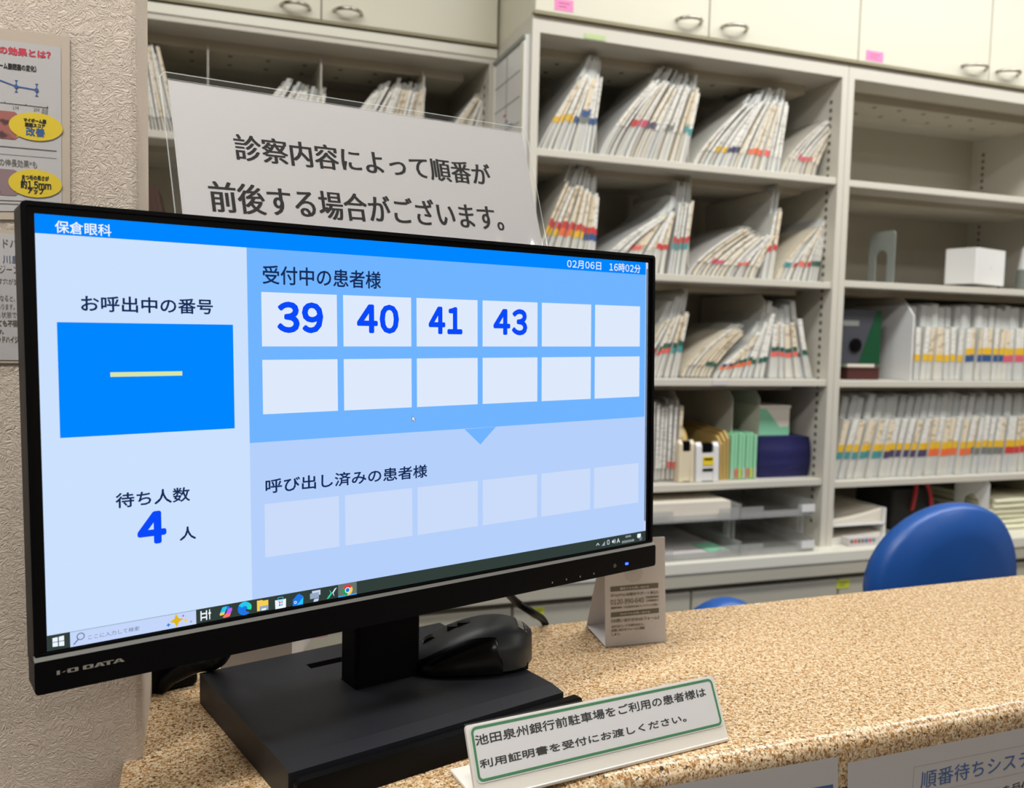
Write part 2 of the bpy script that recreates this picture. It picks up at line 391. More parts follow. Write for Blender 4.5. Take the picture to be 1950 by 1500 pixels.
# ---- the picture on the panel
E = {k: emit('screen_'+k, v) for k, v in dict(pale=(204, 225, 253), mid=(112, 180, 255), low=(181, 208, 251), head=(0, 134, 255), card=(222, 234, 252),
     lcard=(203, 220, 250), navy=(22, 44, 88), num=(10, 74, 250), white=(236, 246, 255), dash=(216, 230, 166), bar=(50, 62, 58), bar2=(104, 116, 110),
     search=(196, 214, 250), grey=(96, 112, 140), scroll=(96, 124, 150), gold=(226, 184, 20), sky=(70, 160, 230), teal=(40, 220, 170), blue=(30, 120, 230),
     red=(226, 60, 54), green=(30, 160, 80), yellow=(246, 206, 84), violet=(190, 100, 230), coral=(255, 120, 110), cyan=(40, 200, 240), steel=(150, 170, 190), lav=(200, 210, 245)).items()}
s = MB()
uv = SCR.uv
SCR.rect(s, -SW, -SH, SW, SH, 0, E['low'])
h1, h2, h3, h4 = .0001, .0002, .0003, .0004
vh = (uv((67.7, 444.3))[1]+uv((1227.9, 522.8))[1])/2
us = (uv((469.8, 471.4))[0]+uv((480, 1141))[0])/2
vm = (uv((475.2, 844.1))[1]+uv((1225.1, 792.8))[1])/2
ur = (uv((1228, 700))[0])
vt = (uv((89, 1210.8))[1]+uv((1229, 1009.9))[1])/2
SCR.rect(s, -SW, vh, ur, SH, h1, E['head'])
SCR.rect(s, -SW, vt, us, vh, h1, E['pale'])
SCR.rect(s, us, vm, ur, vh, h1, E['mid'])
SCR.ppx(s, [(884.6, 816.9), (914.6, 846.2), (944.1, 812.4)], h1, E['mid'])
SCR.rect(s, ur, vt, SW, SH, h1, E['lav']); SCR.rect(s, ur+.0007, vt+.01, SW-.0003, SH-.006, h2, E['scroll'])
cols = [(498.2, 641.7), (653.6, 782.9), (793.1, 909.2), (918.7, 1023.3), (1031.5, 1125.4), (1132.8, 1218.2)]
v1a, v1b = uv((498.2, 555.7))[1], uv((641.7, 659.5))[1]
v2a, v2b = uv((500, 685))[1], uv((501.4, 788.7))[1]
v3a, v3b = uv((504.3, 959.7))[1], uv((506, 1061))[1]
for a, c in cols:
    u0, u1 = uv((a, 620))[0], uv((c, 620))[0]
    SCR.rect(s, u0, v1b, u1, v1a, h2, E['card']); SCR.rect(s, u0, v2b, u1, v2a, h2, E['card']); SCR.rect(s, u0, v3b, u1, v3a, h2, E['lcard'])
p0, p1 = uv((114.4, 833.5)), uv((443.4, 617.9)); q0, q1 = uv((108.3, 613.5)), uv((446.8, 815.6))
SCR.rect(s, (p0[0]+q0[0])/2, (p0[1]+q1[1])/2, (p1[0]+q1[0])/2, (p1[1]+q0[1])/2, h2, E['head'])
SCR.rpx(s, (210, 717.5), (346.8, 706.5), h3, E['dash'])
T_ = SCR.tpx
T_(s, '保倉眼科', (104.5, 443.3), (211.5, 427.5), h3, E['white'], .012)
T_(s, 'お呼出中の番号', (155, 592.6), (404.5, 570.2), h3, E['navy'], 0, -.00020)
T_(s, '受付中の患者様', (500.3, 540), (724.6, 517.5), h3, E['navy'], 0, -.00020)
T_(s, '02月06日', (1079.6, 509.8), (1144.4, 499.2), h3, E['white'], .008)
T_(s, '16時02分', (1160, 516.2), (1219.3, 504), h3, E['white'], .008)
for t, a, c in (('39', (529.7, 631.6), (613, 578.3)), ('40', (681.5, 632.8), (757.4, 582.4)), ('41', (817.7, 634), (878.5, 586.9)), ('43', (940.8, 636.2), (1002.4, 590.6))):
    T_(s, t, a, c, h3, E['num'], .010, -.0008)
T_(s, '呼び出し済みの患者様', (506, 939.5), (812.8, 884), h3, E['navy'], 0, -.00020)
T_(s, '待ち人数', (220.9, 967.5), (360.8, 926.5), h3, E['navy'], 0, -.00020)
T_(s, '4', (265, 1036), (313, 973.6), h3, E['num'], .010, -.001)
T_(s, '人', (342.5, 1029), (372.3, 1000.8), h3, E['navy'], 0, -.00020)
c = uv((784, 791)); k = .0052
SCR.poly(s, [(c[0]+x*k, c[1]-y*k) for x, y in ((0, 0), (0, .95), (.25, .72), (.42, 1.05), (.56, .98), (.42, .66), (.72, .66))], h3, E['grey'])
SCR.poly(s, [(c[0]+x*k, c[1]-y*k) for x, y in ((.07, .16), (.07, .8), (.25, .6), (.45, .95), (.5, .9), (.36, .58), (.55, .58))], h4, E['white'])
# taskbar
SCR.rect(s, -SW, -SH, SW, vt, h1, E['bar'])
ua, ub = uv((133.4, 1215))[0], uv((373.4, 1172))[0]
SCR.rect(s, ua, -SH, ub, vt, h2, E['search']); SCR.rect(s, ua, vt-.0004, ub, vt, h3, E['steel'])
c = uv((111, 1221)); k = .0034
for sx, sy in ((-1, 0), (0, 0), (-1, -1), (0, -1)):
    SCR.poly(s, [(c[0]+(sx+x)*k+(.0001 if sx == 0 else -.0001), c[1]+(sy+y)*k*.95*(1+.08*(sx+x))) for x, y in ((.06, .06), (.94, .06), (.94, .94), (.06, .94))], h3, E['white'])
c = uv((153.5, 1211)); SCR.arc(s, c, .0018, .0024, 0, 6.3, h3, E['grey'], 20); SCR.line(s, [(c[0]-.0014, c[1]-.0016), (c[0]-.0042, c[1]-.0046)], .0007, h3, E['grey'])
T_(s, 'ここに入力して検索', (168, 1217.5), (265, 1191.5), h3, E['grey'])
def star(px, r, m):
    c = uv(px); pts = []
    for i in range(8):
        t = math.radians(45*i+3); rr = r if i % 2 == 0 else r*.42; pts.append((c[0]+rr*math.cos(t), c[1]+rr*math.sin(t)))
    SCR.poly(s, pts, h3, m)
star((336, 1181), .0047, E['gold']); star((353.5, 1180.5), .0019, E['yellow']); star((320.5, 1189.5), .0016, E['blue'])
SCR.disc(s, uv((348.5, 1172)), .0007, .0007, h3, E['violet']); SCR.disc(s, uv((363.5, 1183)), .0007, .0007, h3, E['steel'])
def ic(px): return uv(px)
def rel(c, pts, k): return [(c[0]+x*k, c[1]+y*k) for x, y in pts]
k = .0034
c = ic((391, 1171)); 
for q in ([(-1, .55), (.35, .55), (.35, .25), (-1, .25)], [(-1, -.25), (.35, -.25), (.35, -.55), (-1, -.55)], [(-1, 1), (-.75, 1), (-.75, -1), (-1, -1)], [(.1, 1), (.35, 1), (.35, -1), (.1, -1)], [(.75, 1.1), (.95, 1.1), (.95, -1), (.75, -1)], [(.6, .5), (1.1, .5), (1.1, .1), (.6, .1)]):
    SCR.poly(s, rel(c, q, k), h3, E['white'])
c = ic((430, 1164)); k = .0045
SCR.poly(s, rel(c, [(-1, -.3), (-.55, .75), (.1, .85), (.25, .75), (-.1, .0), (-.3, -.45), (-.9, -.5)], k), h3, E['cyan']); SCR.poly(s, rel(c, [(-1, -.3), (-.85, -.05), (-.2, -.05), (-.3, -.45), (-.9, -.5)], k), h4, E['yellow'])
SCR.poly(s, rel(c, [(.1, .85), (.5, .8), (.65, .4), (.2, .3)], k), h3, E['blue'])
SCR.poly(s, rel(c, [(1, .2), (.55, -.85), (-.3, -.95), (-.55, -.8), (0, -.3), (.3, .35), (.9, .5)], k), h3, E['violet']); SCR.poly(s, rel(c, [(.75, -.4), (.55, -.85), (-.3, -.95), (-.55, -.8), (-.05, -.35)], k), h4, E['coral'])
c = ic((465.5, 1158)); SCR.disc(s, c, .0049, .0049, h3, E['blue']); SCR.arc(s, c, .0018, .0049, math.radians(20), math.radians(150), h4, E['cyan']); SCR.arc(s, (c[0]+.0014, c[1]+.0004), .0006, .0037, math.radians(-60), math.radians(60), h4, E['teal'])
SCR.poly(s, rel(c, [(.15, -.1), (1.0, -.35), (.9, -.75), (.2, -.45)], .0049), h4+1e-5, E['bar'])
c = ic((500, 1152)); k = .0042
SCR.poly(s, rel(c, [(-1, -.9), (1, -.9), (1, .8), (.1, .8), (-.1, .95), (-1, .95)], k), h3, E['yellow']); SCR.poly(s, rel(c, [(-.55, -.9), (1, -.9), (1, -.1), (-.55, -.1)], k), h4, E['steel']); SCR.poly(s, rel(c, [(-.2, -.9), (.6, -.9), (.6, -.55), (-.2, -.55)], k), h4+1e-5, E['white'])
c = ic((534, 1147))
SCR.poly(s, rel(c, [(-.95, -1), (.95, -1), (1, .55), (-1, .55)], k), h3, E['white']); SCR.rring(s, c[0]-.5*k, c[1]+.3*k, c[0]+.5*k, c[1]+k, .0006, .0005, h4, E['cyan'])
for x, y, m in ((-.3, .1, 'red'), (.1, .1, 'steel'), (-.3, -.35, 'blue'), (.1, -.35, 'steel')): SCR.poly(s, rel(c, [(x, y-.2), (x+.28, y-.2), (x+.28, y+.1), (x, y+.1)], k), h4, E[m])
c = ic((567.5, 1141.5)); SCR.poly(s, rel(c, [(-1, -1), (.9, -1), (1, .45), (.2, 1.05), (-.2, .9), (-1, .1)], k), h3, E['blue']); SCR.poly(s, rel(c, [(-.3, -.9), (.85, -.9), (.95, .3)], k), h4, E['cyan']); SCR.arc(s, (c[0]-.0022, c[1]-.0016), .0006, .0011, 0, 6.3, h4, E['white'])
c = ic((600, 1134.5)); SCR.poly(s, rel(c, [(-.6, .1), (1, .1), (1, 1), (-.6, 1)], k), h3, E['lav']); SCR.poly(s, rel(c, [(-1, -.4), (.7, -.4), (.7, .6), (-1, .6)], k), h4, E['steel']); SCR.poly(s, rel(c, [(-.4, -1), (.5, -1), (.7, -.5), (-.2, -.5)], k), h4, E['lav'])
c = ic((631.5, 1129)); SCR.poly(s, rel(c, [(-1, -.9), (-.6, -.85), (.1, -.05), (-.35, .55), (-.5, .7), (-.2, .1)], k), h3, E['teal']); SCR.poly(s, rel(c, [(1, .9), (.6, .75), (.1, .1), (.35, -.45), (.5, -.6), (.3, -.05)], k), h3, E['white'])
c = ic((661.5, 1123)); SCR.rect(s, c[0]-.0078, -SH, c[0]+.0078, vt, h2, E['bar2']); SCR.rect(s, c[0]-.0078, -SH, c[0]+.0078, -SH+.0011, h3, E['sky'])
for a0, m in ((30, 'red'), (150, 'green'), (270, 'yellow')): SCR.arc(s, c, .0018, .0043, math.radians(a0), math.radians(a0+120), h3, E[m])
SCR.disc(s, c, .0022, .0022, h4, E['white']); SCR.disc(s, c, .0016, .0016, h4+1e-5, E['blue'])
c = ic((1138, 1036)); SCR.line(s, [(c[0]-.0018, c[1]-.001), (c[0], c[1]+.001), (c[0]+.0018, c[1]-.001)], .0006, h3, E['white'])
c = ic((1148.5, 1034.5)); SCR.poly(s, rel(c, [(-1, -1), (1, -1), (1, 1)], .0021), h3, E['steel'])
c = ic((1158, 1032)); SCR.rring(s, c[0]-.0015, c[1]-.0022, c[0]+.0015, c[1]+.0022, .001, .0005, h3, E['white'])
c = ic((1168, 1030.5)); SCR.poly(s, rel(c, [(-1, -.4), (-.5, -.4), (.1, -1), (.1, 1), (-.5, .4), (-1, .4)], .002), h3, E['white']); SCR.arc(s, c, .0012, .0016, -1, 1, h3, E['white']); SCR.arc(s, c, .0022, .0026, -1, 1, h3, E['white'])
T_(s, 'A', (1174, 1033.5), (1180, 1024.5), h3, E['white'], .01)
T_(s, '16:02', (1190.5, 1023.5), (1201, 1018), h3, E['white']); T_(s, '2026/02/06', (1184, 1034), (1207, 1025.8), h3, E['white'])
c = ic((1216.5, 1020.5)); SCR.poly(s, rel(c, [(-1, -.6), (-.3, -.6), (.1, -1.1), (.1, -.6), (1, -.6), (1, 1), (-1, 1)], .0024), h3, E['white']); c = ic((1219.5, 1025)); SCR.disc(s, c, .0019, .0019, h4, E['bar']); SCR.arc(s, c, .0016, .0019, 0, 6.3, h4+1e-5, E['steel']); SCR.rect(s, c[0]-.0002, c[1]-.001, c[0]+.0002, c[1]+.001, h4+1e-5, E['white'])
s.build('screen', mon)

# ---- stand
ZB = H-.31
th = math.radians(16.9); BU = Vector((math.cos(th), math.sin(th), 0)); BV = Vector((-math.sin(th), math.cos(th), 0))
BO = atZ(549, 1466, ZB)
def bp(a, c, z): return BO+BU*a+BV*c+Vector((0, 0, z-ZB))
b = MB(); BWd, BD = .2517, .207
xs = (0.0, .087, .122, BWd); ys = (0.016, .163, .1745, BD)
for i in range(3):
    for j in range(3):
        if i == 1 and j == 1: continue
        for z, fl in ((ZB, 0), (ZC+.0005, 1)):
            q = [bp(xs[i], ys[j], z), bp(xs[i+1], ys[j], z), bp(xs[i+1], ys[j+1], z), bp(xs[i], ys[j+1], z)]
            b.quad(*(q[::-1] if fl else q), BLACKB)
def wallq(a, c): b.quad(bp(*a, ZC+.0005), bp(*c, ZC+.0005), bp(*c, ZB), bp(*a, ZB), BLACKB)
for i in range(3):
    b.quad(bp(xs[i], 0, ZB-.0025), bp(xs[i+1], 0, ZB-.0025), bp(xs[i+1], ys[0], ZB), bp(xs[i], ys[0], ZB), BLACKB)
    b.quad(bp(xs[i], 0, ZC+.0005), bp(xs[i+1], 0, ZC+.0005), bp(xs[i+1], 0, ZB-.0025), bp(xs[i], 0, ZB-.0025), BLACKB); wallq((xs[i+1], BD), (xs[i], BD)); wallq((BWd, ys[i]), (BWd, ys[i+1])); wallq((0, ys[i+1]), (0, ys[i]))
for x, sg in ((0, 1), (BWd, -1)):
    q = [bp(x, 0, ZC+.0005), bp(x, ys[0], ZC+.0005), bp(x, ys[0], ZB), bp(x, 0, ZB-.0025)]; b.poly(q[::-1] if sg > 0 else q, BLACKB)
wallq((xs[1], ys[2]), (xs[2], ys[2])); wallq((xs[2], ys[1]), (xs[1], ys[1])); wallq((xs[1], ys[1]), (xs[1], ys[2])); wallq((xs[2], ys[2]), (xs[2], ys[1]))
b.build('stand_base', mon)
b = MB()
ct = [(.0996, .097), (.163, .097), (.163, .128), (.0996, .128)]
b.loft([[bp(a, c, ZB) for a, c in ct], [bp(a, c, ZB+.24) for a, c in ct]], BLACK, smooth=False)
b.build('stand_column', mon, bevel=.003)
b = MB(); b.box((.045, .062, -.10), (-.02, .042, -.02), BLACK, mfr); b.build('stand_mount', mon)

# ================================================================== laminated notice behind the monitor
def offp(px, off): return atP(px[0], px[1], SCR.o-SCR.n*off, SCR.n)
nTL, nTR, nBL = offp((319, 152), .056), offp((993, 254), .056), offp((330, 405), .032)
NP = Plane(nTL, nTR-nTL, nTL-nBL)
wN = (nTR-nTL).length; hN = .175
no = thing('laminated_notice', NP.p(wN/2, -hN), 'laminated white notice with two lines of black text, taped behind monitor top', 'sign')
b = MB(); 
for h, m in ((0, WHITEP),):
    b.prism([NP.p(u, v, 0) for u, v in ((0, 0), (wN*1.0, 0), (wN+.0025, -hN), (-.001, -hN))][::-1], NP.n*.0004, WHITEP)
pap = b.build('paper', no)
b = MB()
kw = dict(bold=0, smear=.00055)
NP.tpx(b, '診察内容によって順番が', (449.8, 304.5), (929, 313.5), .0006, INK, **kw)
NP.tpx(b, '前後する場合がございます。', (402.6, 403), (952.3, 392), .0006, INK, **kw)
b.build('lettering', pap)
b = MB()
N = 24; e = .0055
fv = []
for i in range(N+1):
    for j in range(9):
        u = -e+(wN+2*e)*i/N; v = e-(hN+e)*j/8
        hh = .0011+.0007*math.sin(i*1.9+j*.6)*math.exp(-((j-6)/2.5)**2)*(1 if 2 < i < N-2 else .3)
        if i in (0, N) or j == 0: hh = .0008
        fv.append(NP.p(u+( .0025*(j/8) if i > N/2 else 0), v, hh))
b.add(fv, [(i*9+j, (i+1)*9+j, (i+1)*9+j+1, i*9+j+1) for i in range(N) for j in range(8)], FILM, True)
b.build('laminate_film', no)
b = MB(); pe = [(-e-.0003, -hN), (-e, e-.004), (-e+.004, e), (wN+e-.004, e), (wN+e, e-.004), (wN+e+.0028, -hN)]
NP.line(b, pe, .0009, .0009, FILMGLINT); NP.line(b, [(0, -hN), (0, .0004), (wN, .0004), (wN+.0025, -hN)], .0004, .0010, FILMGLINT); b.build('film_edge_glint', no)  # edge highlights drawn as thin pale lines round film and paper
b = MB(); NP.rect(b, .1, -hN-.004, .2, -hN+.02, -.002, FILM2); b.box((.02, .0255, .095), (-.05, .032, .118), BLACK, mfr); b.build('mounting_pad', no)

# ================================================================== mouse on the stand base
mo = thing('computer_mouse', bp(.20, .09, ZB), 'dark grey and black cordless computer mouse lying on the monitor base', 'mouse')
LM = .118
mang = math.radians(-11); dF = Vector((-math.cos(mang), -math.sin(mang), 0)); dS = Vector((math.sin(mang), -math.cos(mang), 0))   # front of the mouse, its left side (towards us)
MO = bp(.269, .070, ZB)
def mp_(t, s_, z): return MO+dF*(t*LM)+dS*s_+Vector((0, 0, z))
def hgt(t): return .0385*max(0.0, math.sin(math.pi*min(1, (t*.88+.075))**.62))**.75
def wid(t): return .0335*(1-abs(2*t-1)**3.2)**.5*(.94+.1*t)+.003
b = MB(); rings = []
NT, NS = 22, 24
for i in range(NT+1):
    t = .004+i/NT*.992; w = wid(t); hh = hgt(t); ring = []
    for k in range(NS+1):
        a = math.pi*k/NS; ca, sa = math.cos(a), math.sin(a)
        x = w*math.copysign(abs(ca)**.72, ca)*(1+.06*(sa < .5)); z = .004+hh*sa**.8
        ring.append(mp_(t, -x, z))
    rings.append(ring)
b.loft(rings, RUBBER, cap=True, closed=False)
shell = b.build('shell', mo)
b = MB()                                         # glossy black thumb side
rows = []
for i in range(15):
    t = .27+.70*i/14; w = wid(t); hh = hgt(t); top = .60*math.sin(math.pi*min(1, .12+.62*(1-(i/14))**.8))**.5 if i else .1
    row = []
    for k in range(9):
        sa = math.sin(math.pi/2*(top*k/8)); a = math.asin(min(1, sa)); ca = math.cos(a)
        row.append(mp_(t, w*ca**.72*(1.06)+.0012, .003+hh*sa**.8))
    rows.append(row)
b.loft(rows, BLACKG, cap=False, closed=False); b.build('thumb_grip', mo)
b = MB(); b.prism([mp_(t, s_, 0.0) for t, s_ in [(.05, -.022), (.05, .022), (.2, .031), (.8, .031), (.96, .02), (.96, -.02), (.8, -.031), (.2, -.031)]], Vector((0, 0, .006)), BLACK); b.build('underside', mo)
b = MB(); c0 = mp_(.80, .0, hgt(.80)-.003); b.tube([c0-dS*.004, c0+dS*.004], .009, BLACKG, 20); b.build('scroll_wheel', mo)
b = MB()
for i, t in enumerate((.55, .63)):
    p = mp_(t, 0, hgt(t)+.0035); b.tube([p-dF*.006, p+dF*.006], .0032, BLACKG, 12)
b.build('mode_button', mo)
b = MB(); pr = mp_(.06, .006, 0); tq = .085
na = (-dF*.75+dS*.25+Vector((0, 0, .62))).normalized()
def shellp(t, s_):
    w = wid(t); hh = hgt(t); r_ = min(.98, abs(s_)/w)**(1/.72); return mp_(t, s_, .004+hh*math.sqrt(1-r_*r_)**.8)+na*.0006
for i in range(6):
    s0 = .014-.0036*i
    b.quad(shellp(.085, s0), shellp(.085, s0-.0030), shellp(.13, s0-.0030), shellp(.13, s0), LOGOG)
    b.quad(shellp(.060, s0), shellp(.060, s0-.0012), shellp(.073, s0-.0012), shellp(.073, s0), LOGOG)
b.build('maker_mark', mo)

# ================================================================== black tray against the stand base
tr = MB()
tr.prism([bp(.002+u, -.0035, ZC+v) for u, v in rrect(.0, .0005, .2625, .0225, .004)], BV*-.007, BLACK)
o = tr.build('pen_tray', None, bevel=.001, origin=bp(.13, -.007, ZC)); tag(o, 'flat black tray standing between monitor base and parking sign', 'tray')

# ================================================================== parking sign
sA, sB = atZ(908, 1528, ZC+.002), atZ(1388, 1408, ZC+.002)
su = (sB-sA).normalized()
dT = ray(885, 1378); sT = EYE+dT*((sA-EYE).dot(su)/dT.dot(su))
PS = Plane(sA, su, sT-sA); wS = (sB-sA).length; hS = (sT-sA).dot(PS.v)*.975
ps = thing('parking_sign', sA+su*wS/2, 'slanted white acrylic desk sign with green border and two lines of text', 'sign')
b = MB(); b.prism([PS.p(u, v, -.003) for u, v in rrect(0, 0, wS, hS, .003)], PS.n*.003, ACRW)
ft = Vector((-su.y, su.x, 0))
b.box((0, 0, 0), (wS, .05, .003), ACRW, lambda v: sA+su*v.x+ft*v.y+Vector((0, 0, v.z-.0015)))
b.build('stand', ps, bevel=.0008)
b = MB(); i0, i1 = PS.uv((907.4, 1481)), PS.uv((1355, 1293.2))
i0 = (.0035, .0125); i1 = (wS-.003, hS-.002)
b.prism([PS.p(u, v, .0001) for u, v in rrect(i0[0]-.001, i0[1]-.001, i1[0]+.001, i1[1]+.001, .004)], PS.n*.0004, LITP); ins = b.build('insert', ps)
b = MB(); PS.rring(b, i0[0], i0[1], i1[0], i1[1], .0045, .0019, .0007, GREENB); b.build('border', ins)
b = MB(); PS.tpx(b, '池田泉州銀行前駐車場をご利用の患者様は', (906, 1420), (1340.2, 1308.5), .0007, INK, 0, -.00015); PS.tpx(b, '利用証明書を受付にお渡しください。', (914.6, 1463.5), (1303.7, 1359), .0007, INK, 0, -.00015); b.build('lettering', ins)
b = MB(); PS.rect(b, -.001, .010, wS-.001, hS+.0012, .0011, FILM2); b.build('clear_cover', ps)

# ================================================================== payment help tent card
tA, tB, tD = atZ(1153, 1232, ZC+.0005), atZ(1268, 1221, ZC+.0005), atZ(1116, 1196, ZC+.0005)
tu = (tB-tA).normalized(); dT = ray(1266, 1022); tT = EYE+dT*((tB-EYE).dot(tu)/dT.dot(tu))
TP = Plane(tA, tu, tT-tB); wT = (tB-tA).length; hT = (tT-tB).dot(TP.v)
tc_ = thing('tent_card', (tA+tB)/2+Vector((0, .03, 0)), 'small folded white tent card with phone help text on counter right of monitor', 'card')
b = MB(); b.prism([TP.p(u, v, -.0006) for u, v in ((0, 0), (wT, 0), (wT, hT), (0, hT))], TP.n*.0006, WHITEP)
b.build('front_panel', tc_)
b = MB(); tE = tD+tu*wT; up = TP.p(0, hT, -.0012); q = [tD, tE, TP.p(wT, hT, -.0012), up]
b.prism(q[::-1], Vector((0, .0006, 0)), WHITEP); b.build('back_panel', tc_)
b = MB(); b.prism([tA+Vector((0, 0, .0002)), tB+Vector((0, 0, .0002)), tE+Vector((0, 0, .0035)), tD+Vector((0, 0, .0035))], Vector((0, 0, .0005)), WHITEP); b.build('bottom_strip', tc_)
b = MB()
def tp(x, y): return (1100+x/8.3316, 1060+y/8.3333)
z1, z2 = .0003, .0006
for q in (((520, 475), (1278, 410), (1278, 490), (520, 555)), ((527, 885), (1287, 808), (1287, 885), (527, 962))): TP.ppx(b, [tp(*p) for p in q][::-1], z1, INKG)
for t, a, c, m in (('電話でのお問い合わせ', (670, 522), (1128, 450), WHITEP), ('《PayPay加盟店サポート窓口》', (525, 645), (1278, 533), INKG), ('0120-990-640', (522, 762), (1048, 640), INKG), ('【営業時間】', (1080, 660), (1280, 610), INKG),
                  ('24時間受付', (1085, 714), (1280, 665), INKG), ('通話料無料／土日祝日を含むメンテナンス日除く', (525, 832), (1280, 735), INKG), ('Webでのお問い合わせ', (672, 925), (1145, 848), WHITEP), ('《お問い合わせWebフォーム》', (530, 1050), (1290, 928), INKG),
                  ('右のQRコードを読み込むと、', (535, 1132), (1055, 1042), INKG), ('お問い合わせフォームに移動', (535, 1192), (1060, 1102), INKG), ('します。', (540, 1252), (680, 1203), INKG)):
    TP.tpx(b, t, tp(*a), tp(*c), z2, m, 0, -.00006)
b.build('print', tc_)
b = MB(); c = TP.uv((1206, 1090)); b.prism([TP.p(c[0]+.0105*math.cos(a), c[1]+.0105*math.sin(a), .0003) for a in [2*math.pi*i/28 for i in range(28)]], TP.n*.0015, FILM, True)
b.prism([TP.p(c[0]+.0035*math.cos(a), c[1]+.003+.0035*math.sin(a), .0018) for a in [2*math.pi*i/20 for i in range(20)]], TP.n*.002, FILM, True); b.build('clear_stud', tc_)

# ================================================================== white card box, adapter and cables behind the monitor
cA = atZ(420, 1297, ZC+.0005); cu = Vector((.985, .17, 0)).normalized(); cv_ = Vector((-cu.y, cu.x, 0))
cb = thing('card_box', cA+cu*.03, 'plain white card box half hidden behind left of monitor base', 'box')
b = MB(); wc = .067
b.box((0, 0, 0), (wc, .0012, .075), WHITEP, lambda v: cA+cu*v.x+cv_*v.y+Vector((0, 0, v.z))); b.build('front_face', cb)
b = MB(); b.box((wc, 0, 0), (wc+.0012, .07, .075), WHITEP, lambda v: cA+cu*v.x+cv_*v.y+Vector((0, 0, v.z)) + cu*(v.y*.55)); b.build('side_face', cb)
b = MB(); pA = atZ(592, 1222, ZC); b.box((-.001, .01, .0), (.022, .012, .03), PINK, lambda v: pA+cu*v.x+cv_*v.y+Vector((0, 0, v.z)))
o = b.build('sticky_note', None, origin=pA); tag(o, 'small pink note standing behind monitor stand beside white card box', 'note')
b = MB(); pc = atZ(315, 1318, ZC)
b.box((-.028, .0, .0005), (.03, .035, .03), BLACK, lambda v: pc+BU*v.x+BV*v.y+Vector((0, 0, v.z)))
o = b.build('power_adapter', None, bevel=.004, origin=pc); tag(o, 'black power adapter on counter beside end of textured wall', 'adapter')
def spline(pts, n=10):
    P = [Vector(p) for p in pts]; out = []
    for i in range(len(P)-1):
        p0, p1, p2, p3 = P[max(i-1, 0)], P[i], P[i+1], P[min(i+2, len(P)-1)]
        for k in range(n):
            t = k/n; out.append(.5*((2*p1)+(p2-p0)*t+(2*p0-5*p1+4*p2-p3)*t*t+(3*p1-p0-3*p2+p3)*t**3))
    return out+[P[-1]]
b = MB(); c1 = atZ(294, 1342, ZC); V = Vector
b.tube(spline([V((-.12, .92, ZC+.008)), V((-.07, .875, ZC+.008)), atY(293, 1313, .846), atY(328, 1290, .825), atY(372, 1269, .81), atY(420, 1254, .79), SCR.p(-.12, -.150, -.05), SCR.p(-.05, -.115, -.05)]), .0062, BLACK)
o = b.build('power_cable', None); tag(o, 'thick black cable running from wall end up behind the monitor', 'cable')
b = MB()
b.tube(spline([atZ(1040, 1196, ZC)+V((.02, .035, -.03)), atZ(1038, 1191, ZC)+V((0, .004, .004)), atZ(1012, 1165, ZC+.03), atZ(975, 1138, ZC+.05), SCR.p(.1, -.14, -.05)]), .0042, BLACK)
o = b.build('signal_cable', None); tag(o, 'black cable hanging over rear counter edge right of computer mouse', 'cable')

# ================================================================== posters on the wall
WP = Plane((WX, WY-.0006, ZC), (1, 0, 0), (0, 0, 1))
def poster(name, label, pts_film, pts_mount, pts_paper):
    t = thing(name, WP.p(*WP.uv((40, pts_paper[2][1]))), label, 'poster')
    bb = MB(); WP.ppx(bb, pts_mount, .0004, BEIGE); bb.build('mount', t)
    if pts_paper: bb = MB(); WP.ppx(bb, pts_paper, .0008, WHITEP); bb.build('paper', t)
    bb = MB(); WP.ppx(bb, pts_film, .0016, FILM); bb.build('laminate_film', t)
    return t
pw = poster('eye_care_poster', 'laminated eye treatment poster with red heading and two yellow balloons on wall', [(146, 420), (146, 61), (-90, 32), (-90, 420)], [(134, 418), (133, 70), (-80, 44), (-80, 418)], [(118, 402), (116, 91), (-76, 66), (-76, 402)])
b = MB(); a1, a2 = .0010, .0013
WP.tpx(b, 'の効果とは？', (-1, 102), (96.5, 99), a1, RED, 0, -.00025); WP.tpx(b, 'ーム腺閉塞の変化）', (-1, 130.5), (69, 126.5), a1, INK, 0, -.00012)
L = [WP.uv(p) for p in ((-40, 132), (-6, 151), (31, 165), (70, 172))]; WP.line(b, L, .0009, a1, INKB)
for x, y0, y1 in ((31.5, 154, 175.5), (70.5, 161, 183.5)):
    p, q = WP.uv((x, y0)), WP.uv((x, y1)); WP.line(b, [p, q], .0006, a1, INKB)
    for r_ in (p, q): WP.line(b, [(r_[0]-.001, r_[1]), (r_[0]+.001, r_[1])], .0006, a1, INKB)
for p in ((31.3, 165), (70.3, 172)): WP.disc(b, WP.uv(p), .0013, .0013, a2, INKB, 14)
WP.line(b, [WP.uv((-40, 191)), WP.uv((92, 206))], .0004, a1, INK)
for x, y in ((10, 197), (50, 201.5), (91, 206)): p = WP.uv((x, y)); WP.line(b, [p, (p[0], p[1]+.0012)], .0004, a1, INK)
WP.tpx(b, '1M', (24, 208), (36, 203), a1, INKG); WP.tpx(b, '2M', (64, 212), (75, 206.5), a1, INKG); WP.tpx(b, '経過', (80, 212.5), (92, 207.5), a1, INKG); WP.tpx(b, '時間', (80, 218.5), (91.5, 213.5), a1, INKG)
for y in (0, 1):
    p, q = WP.uv((-20, 262 if not y else 370)), WP.uv((34.5, 214 if not y else 324)); WP.poly(b, rrect(p[0], p[1], q[0], q[1], .003), a1, PHOTO1 if not y else PHOTO2)
